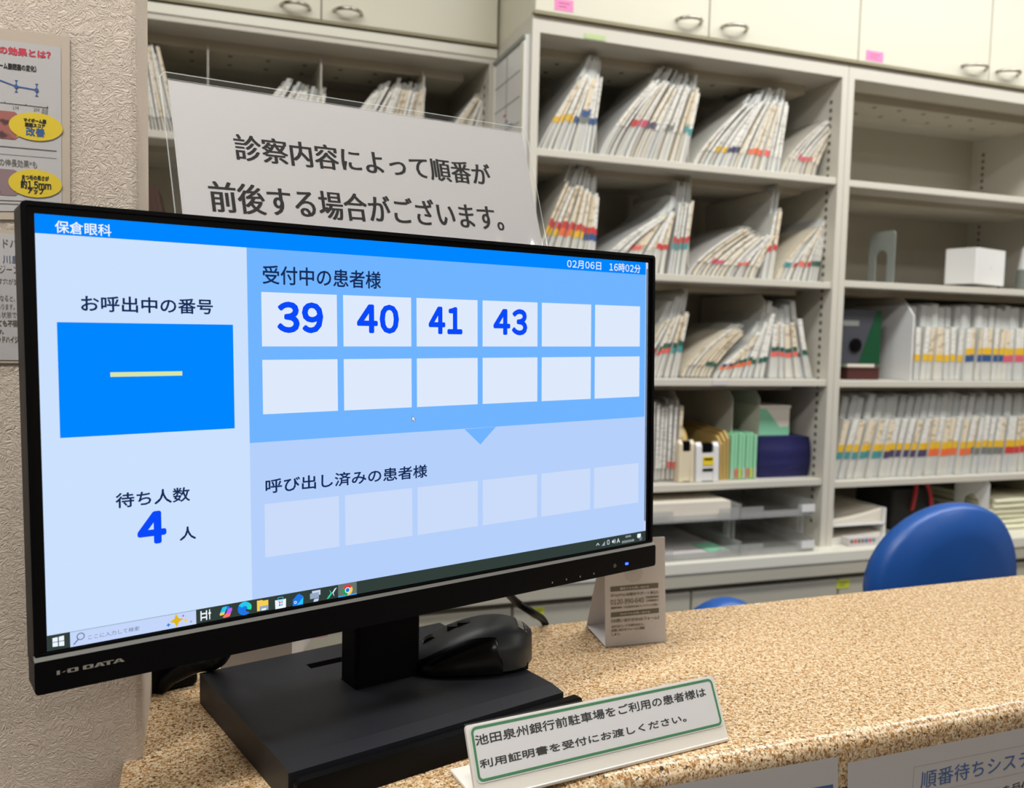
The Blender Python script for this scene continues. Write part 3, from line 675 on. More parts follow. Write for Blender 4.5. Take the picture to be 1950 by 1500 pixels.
for (cx_, cy_), tl in (((69, 242), (32, 261)), ((68, 350), (32, 368))):
    c = WP.uv((cx_, cy_)); WP.disc(b, c, .0171, .0098, a2, YEL, 36); WP.ppx(b, [tl, (60, tl[1]-3), (36, tl[1]-12)], a2-.00015, YEL)
a3 = .0016-.0001
for t, l, r_, m, w in (('マイボーム腺', (46, 232.5), (88.5, 229), INK, .01), ('閉塞スコア', (49, 241.5), (86, 237.5), INK, .01), ('改善', (50.5, 258.5), (85.5, 246), INKB, .012), ('まつ毛の長さが', (43, 341.5), (93.5, 336.5), INK, .008), ('約1.5mm', (40.5, 358.5), (97.5, 346), INK, .012), ('アップ', (54, 368.5), (84, 359.5), INK, .012)):
    WP.tpx(b, t, l, r_, a3, m, 0, -w*.014)
WP.line(b, [WP.uv((-40, 275)), WP.uv((108, 288))], .0006, a1, INKG); WP.line(b, [WP.uv((-40, 290)), WP.uv((108, 302))], .0003, a1, INKG); WP.tpx(b, 'の伸長効果*も', (-1, 316), (71, 307), a1, INKG, .004)
for y in (383, 389): WP.line(b, [WP.uv((-40, y-3)), WP.uv((36 if y > 385 else 44, y))], .0005, a1, INKG)
b.build('print', pw)
p2 = poster('eyelid_hygiene_poster', 'laminated text poster lower on wall, half hidden behind monitor left edge', [(120, 700), (120, 424), (-90, 404), (-90, 696)], [(100, 692), (100, 446), (-80, 430), (-80, 690)], [(90, 686), (90, 452), (-76, 437), (-76, 684)])
b = MB()
for t, l, r_, m, w in (('ッドハ', (-12, 471), (33, 457), INKG, .004), ('川島', (6, 501), (37, 487), INKN, .006), ('ジーン', (0, 520), (36, 506), INKG, 0), ('す穴が並ん', (-3, 541), (45, 531), INKG, 0), ('になると、目', (-8, 573), (42, 563), INKG, 0), ('あります。', (-5, 589), (28, 579), INKG, 0), ('た状態で不', (-6, 604), (42, 594), INKG, 0), ('ても不衛生', (-4, 621), (44, 610), INKG, .01), ('す。', (-2, 635), (7, 628), INKG, .01), ('ッドハイジーン', (-4, 652), (52, 641), INKG, .008)):
    WP.tpx(b, t, l, r_, a1, m, 0, -w*.014)
b.build('print', p2)

# ================================================================== posters taped to the counter front
CP = Plane(cfr(Vector((.3, FY-.0009, ZC))), (1, SL, 0), (0, 0, 1))
def cposter(name, label, quad, tape):
    t = thing(name, CP.p(*CP.uv(quad[0]), 0), label, 'poster')
    bb = MB(); CP.ppx(bb, quad, 0, WHITEP); pp = bb.build('paper', t)
    bb = MB(); CP.ppx(bb, tape, .0006, FILM); bb.build('laminate_film', t); return t, pp
t, pp = cposter('counter_poster', 'laminated poster with blue bar, taped to granite edge left of the other counter poster', [(1160, 1700), (1597, 1700), (1596, 1440.5), (1160, 1515)], [(1150, 1710), (1605, 1710), (1604, 1420), (1150, 1496)])
b = MB(); CP.ppx(b, [(1300, 1640), (1587, 1590), (1586, 1492.5), (1300, 1545)], .0003, INKB); b.build('print', pp)
t, pp = cposter('counter_poster', 'laminated queue system poster with blue boxed heading, taped at right end of counter', [(1614, 1760), (2150, 1700), (2150, 1345.5), (1614, 1452)], [(1607, 1770), (2165, 1700), (2165, 1322), (1607, 1427)])
b = MB(); a_, c_ = CP.uv((1752, 1502)), CP.uv((1937, 1431.5)); du = (c_[0]-a_[0])
CP.text(b, '順番待ちシステム', (a_[0], a_[1]), (a_[0]+du*8/6, c_[1]), .0003, INKB, 0, -.0003)
q0 = CP.uv((1740, 1460)); CP.rring(b, q0[0], a_[1]-.005, a_[0]+du*8/6+.006, q0[1], .0004, .0005, .0003, INKG)
p0 = CP.uv((1893, 1520)); CP.text(b, 'りを受付', p0, (p0[0]+.045, p0[1]+.011), .0003, INK, .006)
b.build('print', pp)

# ================================================================== shelving wall
YS = 1.92
def zpx(x, y, Y=YS): return atY(x, y, Y).z
AX0, AX1, BX1 = .7105, 1.6100, 2.512
ZTOP = H+.7365; ZBASE = H-.566; DEP = .42
AS = [H+.4365, H+.1585, H-.1055, H-.3775]    # shelf tops of the left bookcase
BS = [H+.4345, H+.165, H-.108, H-.3875]      # and of the right one
def cabinet(name, label, x0, x1, yf, ztop, zb, shelves, dividers, group='open steel shelf units', lw=.019):
    t = thing(name, ((x0+x1)/2, yf+DEP/2, zb), label, 'shelf unit', group)
    for x in (x0, x1-lw):
        bb = MB(); bb.box((x, yf, zb), (x+lw, yf+DEP, ztop-.0381), STEEL)
        if x == x0: bb.box((x0+lw, yf+.03, zb), (x0+lw+.004, yf+.05, ztop-.05), STEEL)
        sp = bb.build('side_panel', t)
        xi = x+lw if x == x0 else x
        for y in (yf+.036, yf+DEP-.06):
            bb = MB(); z = zb+.06; xs_ = (xi-.0008, xi+.0008)
            while z < ztop-.08: bb.box((xs_[0], y, z), (xs_[1], y+.009, z+.010), HOLE); z += .022
            bb.build('slot_strip', sp)
    bb = MB(); bb.box((x0, yf, ztop-.038), (x1, yf+DEP, ztop), STEEL); bb.build('top_panel', t)
    bb = MB(); bb.box((x0+lw, yf+DEP-.008, zb), (x1-lw, yf+DEP, ztop-.038), STEEL_SHADE); bb.build('back_panel', t)
    bb = MB(); bb.box((x0+.06, yf+.10, ztop-.062), (x1-.06, yf+.24, ztop-.038), STEEL_SHADE)
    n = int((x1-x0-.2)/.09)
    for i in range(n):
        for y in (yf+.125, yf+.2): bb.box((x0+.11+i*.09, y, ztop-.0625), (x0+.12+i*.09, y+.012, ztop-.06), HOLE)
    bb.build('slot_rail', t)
    for z in shelves:
        bb = MB(); bb.box((x0+lw, yf+.004, z-.018), (x1-lw, yf+DEP-.01, z), STEEL)
        sh = bb.build('shelf', t, bevel=.0015)
        bb = MB(); bb.box((x0+.06, yf+.10, z-.034), (x1-.06, yf+.24, z-.018), STEEL_SHADE); bb.build('slot_rail', sh)
    for x, z0, z1, y0 in dividers:
        bb = MB()
        pr = [V((x-.0012, y0, z0)), V((x-.0012, yf+DEP-.03, z0)), V((x-.0012, yf+DEP-.03, z1)), V((x-.0012, y0+.02, z1)), V((x-.0012, y0, z1-.02))]
        bb.prism(pr, V((.0024, 0, 0)), STEEL); bb.build('divider', t)
    return t
def xpx(x, y, Y): return atY(x, y, Y).x
dv = []
ceilA = [ZTOP-.064]+[z-.036 for z in AS]
for row, pxs in enumerate((((1135, 150), (1312, 150), (1472, 180)), ((1127, 400), (1310, 400), (1463, 410)), ((1292, 560), (1453, 560)), ((1285, 780), (1391, 780), (1442, 780)))):
    for p in pxs: dv.append((xpx(*p, 2.0), AS[row]+.0005, ceilA[row], 1.99))
cabA = cabinet('shelf_unit', 'open steel shelf unit of leaning files, directly right of the whiteboard', AX0, AX1, YS, ZTOP, ZBASE, AS, dv)
dvB = [(xpx(1713, 600, 2.0), BS[2]+.0005, BS[1]-.036, 1.97)]
cabB = cabinet('shelf_unit', 'open steel shelf unit at right behind the blue chair, two upper shelves nearly empty', AX1+.0015, BX1, YS, ZTOP, ZBASE, BS, dvB)
YL = 2.17
zl = [H+.447, H+.17, H-.105, H-.38]
dl = [(xpx(x, y, YL+.06), zl[0]+.0005, ZTOP-.064, YL+.05) for x, y in ((396, 110), (611, 130), (806, 150))]
cabL = cabinet('shelf_unit', 'recessed steel shelf unit at left behind the laminated notice', -.33, AX0-.004, YL, ZTOP-.006, ZBASE, zl, dl)
b = MB(); q = [atY(1113, 57, YS-.001), atY(1168, 66, YS-.001)]
p = q[0]; b.box((p.x, YS-.0012, H+.70), (q[1].x-.02, YS-.0002, H+.712), LGREEN); o = b.build('shelf_label', cabA)
b = MB(); p, q = atY(1357, 735, YS+.002), atY(1385, 725, YS+.002); b.box((p.x, YS+.0025, AS[2]-.0155), (q.x, YS+.0038, AS[2]-.003), WHITEP); b.build('shelf_label', cabA)

# base cabinets under the shelving
bc = thing('base_cabinet', (1.2, 2.1, 0), 'long low steel base cabinet under the shelf units', 'cabinet')
b = MB(); b.box((-.33, 1.863, ZBASE-.03), (2.52, 2.36, ZBASE-.0005), TOPM); b.build('worktop', bc, bevel=.002)
b = MB(); b.box((-.33, 1.866, ZBASE-.064), (2.52, 1.89, ZBASE-.03), BASEM); b.box((-.33, 1.90, 0), (2.52, 2.35, ZBASE-.03), BASEM); b.build('body', bc)
xs2 = [-.33, .17, .68, .905, 1.165, 1.625, 2.06, 2.515]
for i in range(len(xs2)-1):
    for z0, z1 in ((ZBASE-.34, ZBASE-.082), (.06, ZBASE-.345)):
        b = MB(); b.box((xs2[i]+.003, 1.879, z0), (xs2[i+1]-.003, 1.8995, z1), BASEM); dr = b.build('door', bc, bevel=.002)
        b = MB(); xm = xs2[i+1]-.06; b.box((xm-.05, 1.872, z1-.11), (xm, 1.8785, z1-.095), CHROME); b.build('handle', dr)

# wall cupboards above
def cupboard(label, x0, x1, yf, zb, seams, handles, yb=2.59):
    t = thing('wall_cupboard', ((x0+x1)/2, yf+.2, zb), label, 'cupboard', 'cream wall cupboards above the shelving')
    bb = MB(); bb.box((x0, yf+.02, zb), (x1, yb, 2.749), CREAM); bb.build('body', t)
    bb = MB(); bb.box((x0, yf+.001, zb-.0005), (x1, yf+.021, zb+.0045), CREAM_EDGE); bb.build('bottom_edge', t)
    e_ = [x0]+seams+[x1]; drs = []
    for a_, c_ in zip(e_, e_[1:]):
        bb = MB(); bb.box((a_+.0015, yf, zb+.005), (c_-.0015, yf+.019, 2.745), CREAM); drs.append((a_, c_, bb.build('door', t, bevel=.002)))
    for xa, xb, zh in handles:
        dr = [d for a_, c_, d in drs if a_ <= (xa+xb)/2 <= c_][0]; bb = MB(); n = 14
        bb.tube([V((xa+(xb-xa)*i/n, yf-.030*math.sin(math.pi*i/n)**.55-.001, zh)) for i in range(n+1)], .0045, CHROME, 10); bb.build('handle', dr)
YO = YS-.012
ha = [(atY(a, y, YO).x, atY(c_, y, YO).x, zh) for a, c_, y, zh in ((1288, 1334, 45, H+.772), (1374, 1420, 62, H+.772), (1831, 1876, 133, H+.772), (1897, 1937, 143, H+.772))]
cupboard('cream wall cupboard with doors above the right and middle shelf units', AX0, 2.62, YO, H+.7372, [xpx(1352, 15, YO), xpx(1637, 60, YO), xpx(1884, 130, YO)], ha)
YLO = YL-.012
hl = [(xpx(535, 5, YLO), xpx(590, 10, YLO), zpx(562, 13, YLO)), (xpx(636, 18, YLO), xpx(689, 25, YLO), zpx(662, 24, YLO))]
cupboard('cream wall cupboard with two handles above the recessed left shelf unit', -.33, AX0-.006, YLO, H+.7335, [xpx(612, 20, YLO)], hl)
b = MB(); b.box((-.33, YL-.004, ZTOP-.030), (AX0-.004, YL-.0005, ZTOP-.008), TOPM); b.build('light_trim', cabL)

# notes stuck on the cupboard doors and drawers
def note(label, x0, y0, x1, y1, Y, m, name='sticky_note'):
    p, q = atY(x0, y1, Y), atY(x1, (y0+y1)/2, Y); hgt_ = (atY(x0, y0, Y).z-p.z)
    bb = MB(); w = q.x-p.x
    bb.prism([V((p.x, Y, p.z)), V((p.x+w, Y, p.z)), V((p.x+w, Y, p.z+hgt_)), V((p.x, Y, p.z+hgt_))], V((0, -.0006, 0)), m)
    for i in range(2):
        bb.box((p.x+w*.2, Y-.0009, p.z+hgt_*(.3+.3*i)), (p.x+w*(.8 if i else .65), Y-.0007, p.z+hgt_*(.38+.3*i)), INKG)
    o = bb.build(name, None, origin=V((p.x, Y, p.z))); tag(o, label, 'note')
note('pink sticky note on cupboard door at left, above the whiteboard corner', 1056, -4, 1092, 18, YO-.0004, PINK)
note('pink sticky note on middle cupboard door above right shelf unit', 1649, 95, 1682, 114, YO-.0004, PINK)
note('lime sticky note on base cabinet door left of the blue chair', 1593, 1104, 1617, 1121, 1.8785, LIME)
note('lime sticky note low on base cabinet, seen just right of mouse cable', 1012, 1157, 1036, 1176, 1.8785, LIME)

# whiteboard on the side of the middle shelf unit
wb = thing('whiteboard', (AX0-.01, 2.04, H+.45), 'narrow whiteboard schedule hung on the shelf unit side behind notice', 'whiteboard')
ya, yb_ = 1.932, 2.163
b = MB(); b.box((AX0-.012, ya, H+.23), (AX0-.0005, yb_, H+.694), WHITEPL); b.build('panel', wb)
b = MB()
b.box((AX0-.016, ya, H+.23), (AX0-.0122, ya+.022, H+.68), TOPM); b.box((AX0-.016, yb_-.008, H+.23), (AX0-.0122, yb_, H+.694), TOPM); b.box((AX0-.016, ya, H+.684), (AX0-.0122, yb_, H+.694), GREYPL)
b.build('frame', wb)
b = MB()
for z in (.62, .56, .5, .44): b.box((AX0-.0128, ya+.025, H+z), (AX0-.0122, yb_-.01, H+z+.002), GREYPL)
b.box((AX0-.0128, 2.06, H+.23), (AX0-.0122, 2.063, H+.68), GREYPL)
for i in range(30):
    y = random.uniform(1.96, 2.13); z = random.uniform(.30, .55); b.box((AX0-.0128, y, H+z), (AX0-.0122, y+.014, H+z+.005), INKN if i % 4 else RED)
b.build('writing', wb)

# ================================================================== patient files
ORD = ['first', 'second', 'third', 'fourth', 'fifth', 'sixth', 'seventh', 'eighth', 'ninth', 'tenth', 'eleventh', 'twelfth', 'thirteenth', 'fourteenth', 'fifteenth', 'sixteenth', 'seventeenth', 'eighteenth', 'nineteenth', 'twentieth', 'twenty-first', 'twenty-second', 'twenty-third', 'twenty-fourth', 'twenty-fifth', 'twenty-sixth', 'twenty-seventh', 'twenty-eighth', 'twenty-ninth', 'thirtieth', 'thirty-first', 'thirty-second', 'thirty-third', 'thirty-fourth', 'thirty-fifth', 'thirty-sixth', 'thirty-seventh', 'thirty-eighth', 'thirty-ninth', 'fortieth']
def make_file(xb, zb, xt, zt, bow, w, yf, depth, bands, label, group, back=1.16, t_lab=.40, cream=False, bh=.085):
    """a soft clear sleeve: pocket below, index strip on its spine, taller back"""
    ht = zt-zb
    def X(t): return xb+(xt-xb)*t**bow if t <= 1 else xt+(xt-xb)*bow*(t-1)*.8
    root = thing('patient_file', (xb, yf, zb), label, 'file', group)
    def strip(ts, front, ww, rear, m, nm, par):
        bb = MB(); rings = []
        for t in ts:
            x = X(t); z = zb+ht*t; f = front(t)
            rings.append([V((x-ww/2, f, z)), V((x+ww/2, f, z)), V((x+ww/2, rear, z)), V((x-ww/2, rear, z))])
        bb.loft(rings, m, smooth=False); return bb.build(nm, par)
    strip((.0, .08, .2, .32, .45, .6, .8, 1.0, 1.001, back-.03, back), lambda t: yf if t <= 1 else yf+.022+(.02 if t > back-.01 else 0), w, yf+depth, SLEEVEB if back > 1.2 else SLEEVE, 'sleeve', root)
    strip((.03, .15, .3, .45, .7, .97), lambda t: yf+.0025, w*.72, yf+depth*.95, CREAMP if cream else random.choice((OFFP, WHITEP, SHEETG)), 'papers', root)
    bb = MB(); n = len(bands); t0 = t_lab
    segs = []
    for bd in bands: segs.append((t0, t0+bh, BANDS[bd])); t0 += bh
    segs.append((t0, .985, PRINTC if cream else PRINTL))
    for a_, c_, m in segs:
        st = max(1, int((c_-a_)/.12)); 
        for i in range(st):
            u, v = a_+(c_-a_)*i/st, a_+(c_-a_)*(i+1)/st; k_ = w*.46
            bb.add([V((X(u)-k_, yf-.0006, zb+ht*u)), V((X(u)+k_, yf-.0006, zb+ht*u)), V((X(v)+k_, yf-.0006, zb+ht*v)), V((X(v)-k_, yf-.0006, zb+ht*v)),
                    V((X(u)-k_, yf-.0001, zb+ht*u)), V((X(u)+k_, yf-.0001, zb+ht*u)), V((X(v)+k_, yf-.0001, zb+ht*v)), V((X(v)-k_, yf-.0001, zb+ht*v))],
                   [(0, 1, 2, 3), (7, 6, 5, 4), (0, 4, 5, 1), (3, 2, 6, 7)], m)
    bb.build('index_strip', root)
def fan(n, b0, t0, b1, t1, bow, zb, bandf, where, group, bh=.085, clump=0, yf=1.958, depth=.22, back=1.2, jit=.009, t_lab=.4, creamp=.3, fill=.72, ends='left'):
    B0, B1 = atY(*b0, yf).x, atY(*b1, yf).x; T0, T1 = atY(*t0, yf), atY(*t1, yf)
    zb += .0008; sp = abs(B1-B0)/max(1, n-1)
    for i in range(n):
        f = i/max(1, n-1); xt = T0.x+(T1.x-T0.x)*f+random.uniform(-.3, .3)*sp+(.012*((i % clump)/clump-.5) if clump else 0); zt = T0.z+(T1.z-T0.z)*f+random.uniform(-1, 1)*jit
        bw = bow[0]+(bow[1]-bow[0])*f
        make_file(B0+(B1-B0)*f, zb, xt, zt, bw, max(.0035, sp*fill), yf+random.uniform(0, .012), depth, bandf(i, f), 'clear patient file, %s from left %s' % (ORD[i], where), group, back+random.uniform(-.04, .04), t_lab, random.random() < creamp, bh)
def pick(*opts): return lambda i, f: opts[min(len(opts)-1, int(f*len(opts)))]
G = 'patient files in the %s'
Z1, Z2, Z3, Z4 = AS
fan(19, (1027, 268), (1106, 146), (1128, 286), (1148, 142), (1.15, 1.0), Z1, pick(['yellow'], ['yellow'], ['blue'], ['grey', 'blue'], ['blue']), 'in first bay of middle unit top shelf', G % 'first bay of the top shelf', back=1.3)
fan(29, (1146, 287), (1246, 152), (1306, 304), (1336, 172), (1.35, 1.0), Z1, pick([], ['red'], ['pink'], ['purple'], [], ['grey'], [], ['teal']), 'in second bay of middle unit top shelf', G % 'second bay of the top shelf', back=1.2, t_lab=.42)
fan(27, (1324, 303), (1421, 198), (1484, 320), (1505, 193), (1.35, 1.0), Z1, pick([], ['yellow'], ['navy'], [], ['orange'], ['coral'], []), 'in third bay of middle unit top shelf', G % 'third bay of the top shelf', back=1.22, t_lab=.25)
fan(15, (1491, 314), (1580, 228), (1556, 325), (1592, 252), (1.5, 1.7), Z1, pick([], ['pink'], ['coral'], []), 'in fourth bay of middle unit top shelf', G % 'fourth bay of the top shelf', back=1.1, t_lab=.3)
fan(17, (1020, 487), (1086, 350), (1132, 500), (1143, 372), (1.15, 1.0), Z2, pick(['yellow', 'red'], ['orange', 'red'], ['yellow', 'red'], ['blue', 'red']), 'in first bay, second shelf of middle unit', G % 'first bay of the second shelf', back=1.3, creamp=.8)
fan(12, (1142, 503), (1258, 414), (1262, 512), (1287, 402), (1.5, 1.3), Z2, pick([], ['coral'], [], ['red']), 'of leaning ones, second bay, second shelf of middle unit', G % 'second bay of the second shelf', back=1.3, creamp=.5)
fan(6, (1277, 514), (1297, 388), (1306, 516), (1323, 384), (1.0, 1.0), Z2, pick(['teal', 'red']), 'of upright ones, second bay, second shelf of middle unit', G % 'second bay of the second shelf', back=1.36, creamp=.4, t_lab=.36)
fan(15, (1316, 513), (1422, 440), (1440, 522), (1482, 452), (1.5, 1.3), Z2, pick([], ['pink'], [], ['coral'], []), 'of leaning ones, third bay, second shelf of middle unit', G % 'third bay of the second shelf', back=1.12, t_lab=.3)
fan(4, (1455, 522), (1479, 402), (1471, 522), (1491, 398), (1.0, 1.0), Z2, pick(['red']), 'of upright ones, third bay, second shelf of middle unit', G % 'third bay of the second shelf', back=1.38, t_lab=.42)
fan(13, (1482, 519), (1562, 436), (1556, 528), (1580, 416), (1.4, 1.2), Z2, pick(['teal'], ['red'], ['coral'], ['red'], ['green']), 'in fourth bay, second shelf of middle unit', G % 'fourth bay of the second shelf', back=1.22, t_lab=.25)
fan(11, (1215, 722), (1268, 616), (1290, 722), (1314, 596), (1.2, 1.0), Z3, pick(['red', 'green'], ['coral', 'green'], ['teal', 'green']), 'in first bay, third shelf of middle unit', G % 'first bay of the third shelf', back=1.35, creamp=.5)
fan(7, (1304, 719), (1398, 624), (1352, 722), (1420, 636), (1.6, 1.4), Z3, pick([], [], ['green']), 'of low ones, second bay, third shelf of middle unit', G % 'second bay of the third shelf', back=1.12, t_lab=.25, creamp=.7)
fan(9, (1366, 722), (1428, 654), (1452, 722), (1476, 600), (1.4, 1.0), Z3, pick(['orange', 'navy'], ['orange', 'green'], ['green']), 'of steep ones, second bay, third shelf of middle unit', G % 'second bay of the third shelf', back=1.24, t_lab=.25, creamp=.2)
fan(9, (1470, 722), (1480, 616), (1550, 723), (1527, 612), (1.0, .9), Z3, pick(['coral', 'green'], ['coral', 'green'], ['green']), 'in third bay, third shelf of middle unit', G % 'third bay of the third shelf', back=1.3, creamp=.4, fill=.85)
fan(9, (1226, 915), (1232, 760), (1291, 918), (1299, 778), (1.0, 1.0), Z4, pick(['pink'], [], [], ['coral']), 'in first bay of middle unit fourth shelf', G % 'first bay of the fourth shelf', back=1.06, t_lab=.18, fill=.75)
def rband(i, f): return ['yellow'] if f < .35 else (['blue', 'yellow'] if f < .62 else ['pink', 'yellow'])
fan(26, (1737, 716), (1746, 622), (2010, 722), (2018, 628), (1.0, 1.0), BS[2], rband, 'on right unit third shelf', G % 'third shelf of the right unit', yf=1.945, back=1.42, jit=.003, t_lab=.36, creamp=.5, bh=.13, fill=.85, clump=6)
def rband2(i, f): return [('teal', 'purple', 'orange', 'grey', 'red')[min(4, int(f*5.2))], 'yellow']
fan(36, (1592, 903), (1622, 800), (2000, 897), (2012, 790), (1.0, 1.0), BS[3], rband2, 'on right unit fourth shelf', G % 'fourth shelf of the right unit', yf=1.945, back=1.4, jit=.003, t_lab=.34, creamp=.5, bh=.12, fill=.85, clump=7)
ZL1 = zl[0]
fan(12, (262, 243), (250, 86), (345, 252), (302, 92), (.9, .9), ZL1, pick([]), 'in first bay of recessed left unit', G % 'first bay of the recessed left unit', yf=2.21, back=1.05, t_lab=.2)
fan(15, (470, 268), (535, 165), (600, 285), (616, 178), (1.2, 1.0), ZL1, pick([]), 'in second bay of recessed left unit', G % 'second bay of the recessed left unit', yf=2.21, back=1.2, t_lab=.2)
fan(18, (640, 290), (715, 170), (796, 305), (812, 170), (1.2, 1.0), ZL1, pick([], ['coral'], []), 'in third bay of recessed left unit', G % 'third bay of the recessed left unit', yf=2.21, back=1.15, t_lab=.3)
fan(10, (830, 305), (905, 180), (920, 318), (934, 192), (1.2, 1.0), ZL1, pick([]), 'in fourth bay of recessed left unit', G % 'fourth bay of the recessed left unit', yf=2.21, back=1.12, t_lab=.2)
for i in range(4):
    b = MB(); x = atY(290+9*i, 380, 2.25).x; z0 = zl[1]+.0008
    b.prism([V((x, 2.25, z0)), V((x, 2.45, z0)), V((x-.03, 2.45, z0+.16)), V((x-.03, 2.25, z0+.16))], V((.011, 0, 0)), BROWN)
    o = b.build('brown_folder', None, origin=V((x, 2.25, z0))); tag(o, 'dark brown folder, %s from left below first bay of recessed left unit' % ORD[i], 'folder', 'brown folders in the left unit')

# ------------------------------------------------ fourth shelf of the middle unit
def P4(x, y, Y): return atY(x, y, Y)
def tape_dispenser(px0, px1, pyt, yf, m, label, roll=True):
    a_, c_ = P4(px0, 900, yf), P4(px1, 900, yf); x0, x1 = a_.x, c_.x; z0 = Z4+.0008; zt = P4((px0+px1)/2, pyt, yf).z; hh = zt-z0; L_ = hh*1.4
    t = thing('tape_dispenser', ((x0+x1)/2, yf, z0), label, 'tape dispenser', 'tape dispensers on the fourth shelf')
    side = [(0, 0), (L_, 0), (L_, hh*.55), (L_*.8, hh*.62), (L_*.62, hh*.35), (L_*.4, hh*.35), (L_*.22, hh*.92), (.012, hh), (.004, hh*.9)]
    for k, (u, v) in enumerate(((x0, x0+(x1-x0)*.24), (x1-(x1-x0)*.24, x1))):
        bb = MB(); bb.prism([V((u, yf+y, z0+z)) for y, z in side], V((v-u, 0, 0)), m); bb.build('side_cheek', t, bevel=.002)
    bb = MB(); bb.prism([V((x0+.004, yf+y, z0+z)) for y, z in ((.003, .003), (L_*.98, .003), (L_*.98, hh*.28), (L_*.3, hh*.28), (.014, hh*.74), (.003, hh*.72))], V((x1-x0-.008, 0, 0)), m); bb.build('body', t)
    bb = MB(); bb.box((x0+(x1-x0)*.3, yf+.004, z0+hh*.75), (x1-(x1-x0)*.3, yf+.02, z0+hh*.97), BLACK); bb.build('cutter', t)
    if roll:
        cy_, cz_ = yf+L_*.42, z0+hh*.86; xm0, xm1 = x0+(x1-x0)*.28, x1-(x1-x0)*.28; bb = MB(); n = 28; R0, R1 = hh*.27, hh*.45
        rg = [[V((x, cy_+r_*math.cos(2*math.pi*i/n), cz_+r_*math.sin(2*math.pi*i/n))) for x, r_ in ((xm0, R0), (xm0, R1), (xm1, R1), (xm1, R0))] for i in range(n+1)]
        bb.loft(rg, TAPE, cap=False); bb.build('tape_roll', t)
    bb = MB(); w = x1-x0
    if m is WHITEPL:
        bb.box((x0+w*.3, yf+.0015, z0+hh*.42), (x1-w*.25, yf+.0028, z0+hh*.64), YEL); bb.box((x0+w*.34, yf+.0008, z0+hh*.55), (x1-w*.29, yf+.0014, z0+hh*.6), INK); bb.box((x0+w*.3, yf+.0015, z0+hh*.27), (x1-w*.25, yf+.0028, z0+hh*.34), INK); bb.build('sticker', t)
    return t
tape_dispenser(1326, 1369, 842, 1.94, WHITEPL, 'white tape dispenser with yellow sticker on middle unit shelf', False)
tape_dispenser(1293, 1322, 838, 1.945, CREAMPL, 'cream tape dispenser beside the white one on middle unit shelf', True)
for i, (px, pt, tilt, m) in enumerate(((1371, 838, -.004, KRAFT), (1377, 832, -.004, KRAFT), (1383, 828, -.003, KRAFT))):
    b = MB(); p = P4(px, 910, 1.965); z0 = Z4+.0008; zt = P4(px, pt, 1.965).z
    b.prism([V((p.x, 1.965, z0)), V((p.x, 2.2, z0)), V((p.x+tilt, 2.2, zt+.02)), V((p.x+tilt, 1.985, zt+.01)), V((p.x+tilt*.9, 1.965, zt-.01))], V((.0075, 0, 0)), m)
    o = b.build('kraft_envelope', None, origin=V((p.x, 1.965, z0))); tag(o, 'upright kraft envelope, %s behind white tape dispenser' % ORD[i], 'envelope', 'kraft envelopes beside the tape dispensers')
for i in range(7):
    px = 1391+7.2*i; p = P4(px, 908, 1.96); z0 = Z4+.0008; zt = P4(px, 828-2*(i % 3), 1.96).z
    t = thing('green_file', (p.x, 1.96, z0), 'pale green upright file, %s from left on middle unit fourth shelf' % ORD[i], 'file', 'pale green files on the fourth shelf')
    b = MB(); b.box((p.x, 1.96+.002*(i % 2), z0), (p.x+.0085, 2.17, zt), GREENF); b.build('cover', t, bevel=.0008)
    b = MB(); b.box((p.x+.0015, 1.958, z0+.004), (p.x+.007, 1.9595, z0+.03), (WHITEP, BANDS['coral'], LIME)[i % 3]); b.build('spine_label', t)
b = MB(); p, q = P4(1442, 908, 1.97), P4(1541, 903, 1.97); z0 = Z4+.0008; zt = P4(1490, 832, 1.97).z
rings = []
for i in range(9):
    f = i/8; z = z0+(zt-z0)*f; k_ = .006*math.sin(math.pi*f); wv = .004*math.sin(i*2.1)
    rings.append([V((p.x+.006-k_*.6, 1.97-k_, z)), V(((p.x+q.x)/2, 1.968-k_+wv, z+.003*math.sin(i))), V((q.x-.006+k_*.4, 1.97-k_, z)), V((q.x-.004, 2.2, z)), V((p.x+.004, 2.2, z))])
b.loft(rings, NAVY); o = b.build('pouch', None, origin=V(((p.x+q.x)/2, 2.08, z0))); tag(o, 'navy blue fabric pouch under mint carton on shelf', 'pouch')
pouch_top = zt+.0035
p, q = P4(1445, 830, 1.985), P4(1502, 826, 1.985); zt = P4(1475, 772, 1.985).z; z0 = pouch_top
t = thing('carton', ((p.x+q.x)/2, 2.05, z0), 'mint and white carton lying on navy pouch in shelf', 'box')
b = MB(); b.box((p.x, 1.985, z0), (q.x, 2.14, zt-.006), OFFP); b.build('box_body', t, bevel=.001)
b = MB(); b.box((p.x-.001, 1.983, zt-.0065), (q.x+.002, 2.142, zt), OFFP); b.build('lid', t)
b = MB(); w = q.x-p.x; hh = zt-.006-z0
b.prism([V((p.x, 1.9848, z0)), V((q.x, 1.9848, z0)), V((q.x, 1.9848, z0+hh*.33)), V((p.x+w*.68, 1.9848, z0+hh*.3)), V((p.x+w*.22, 1.9848, z0+hh*.95)), V((p.x, 1.9848, z0+hh*.97))], V((0, -.0006, 0)), MINT)
b.build('print', t)

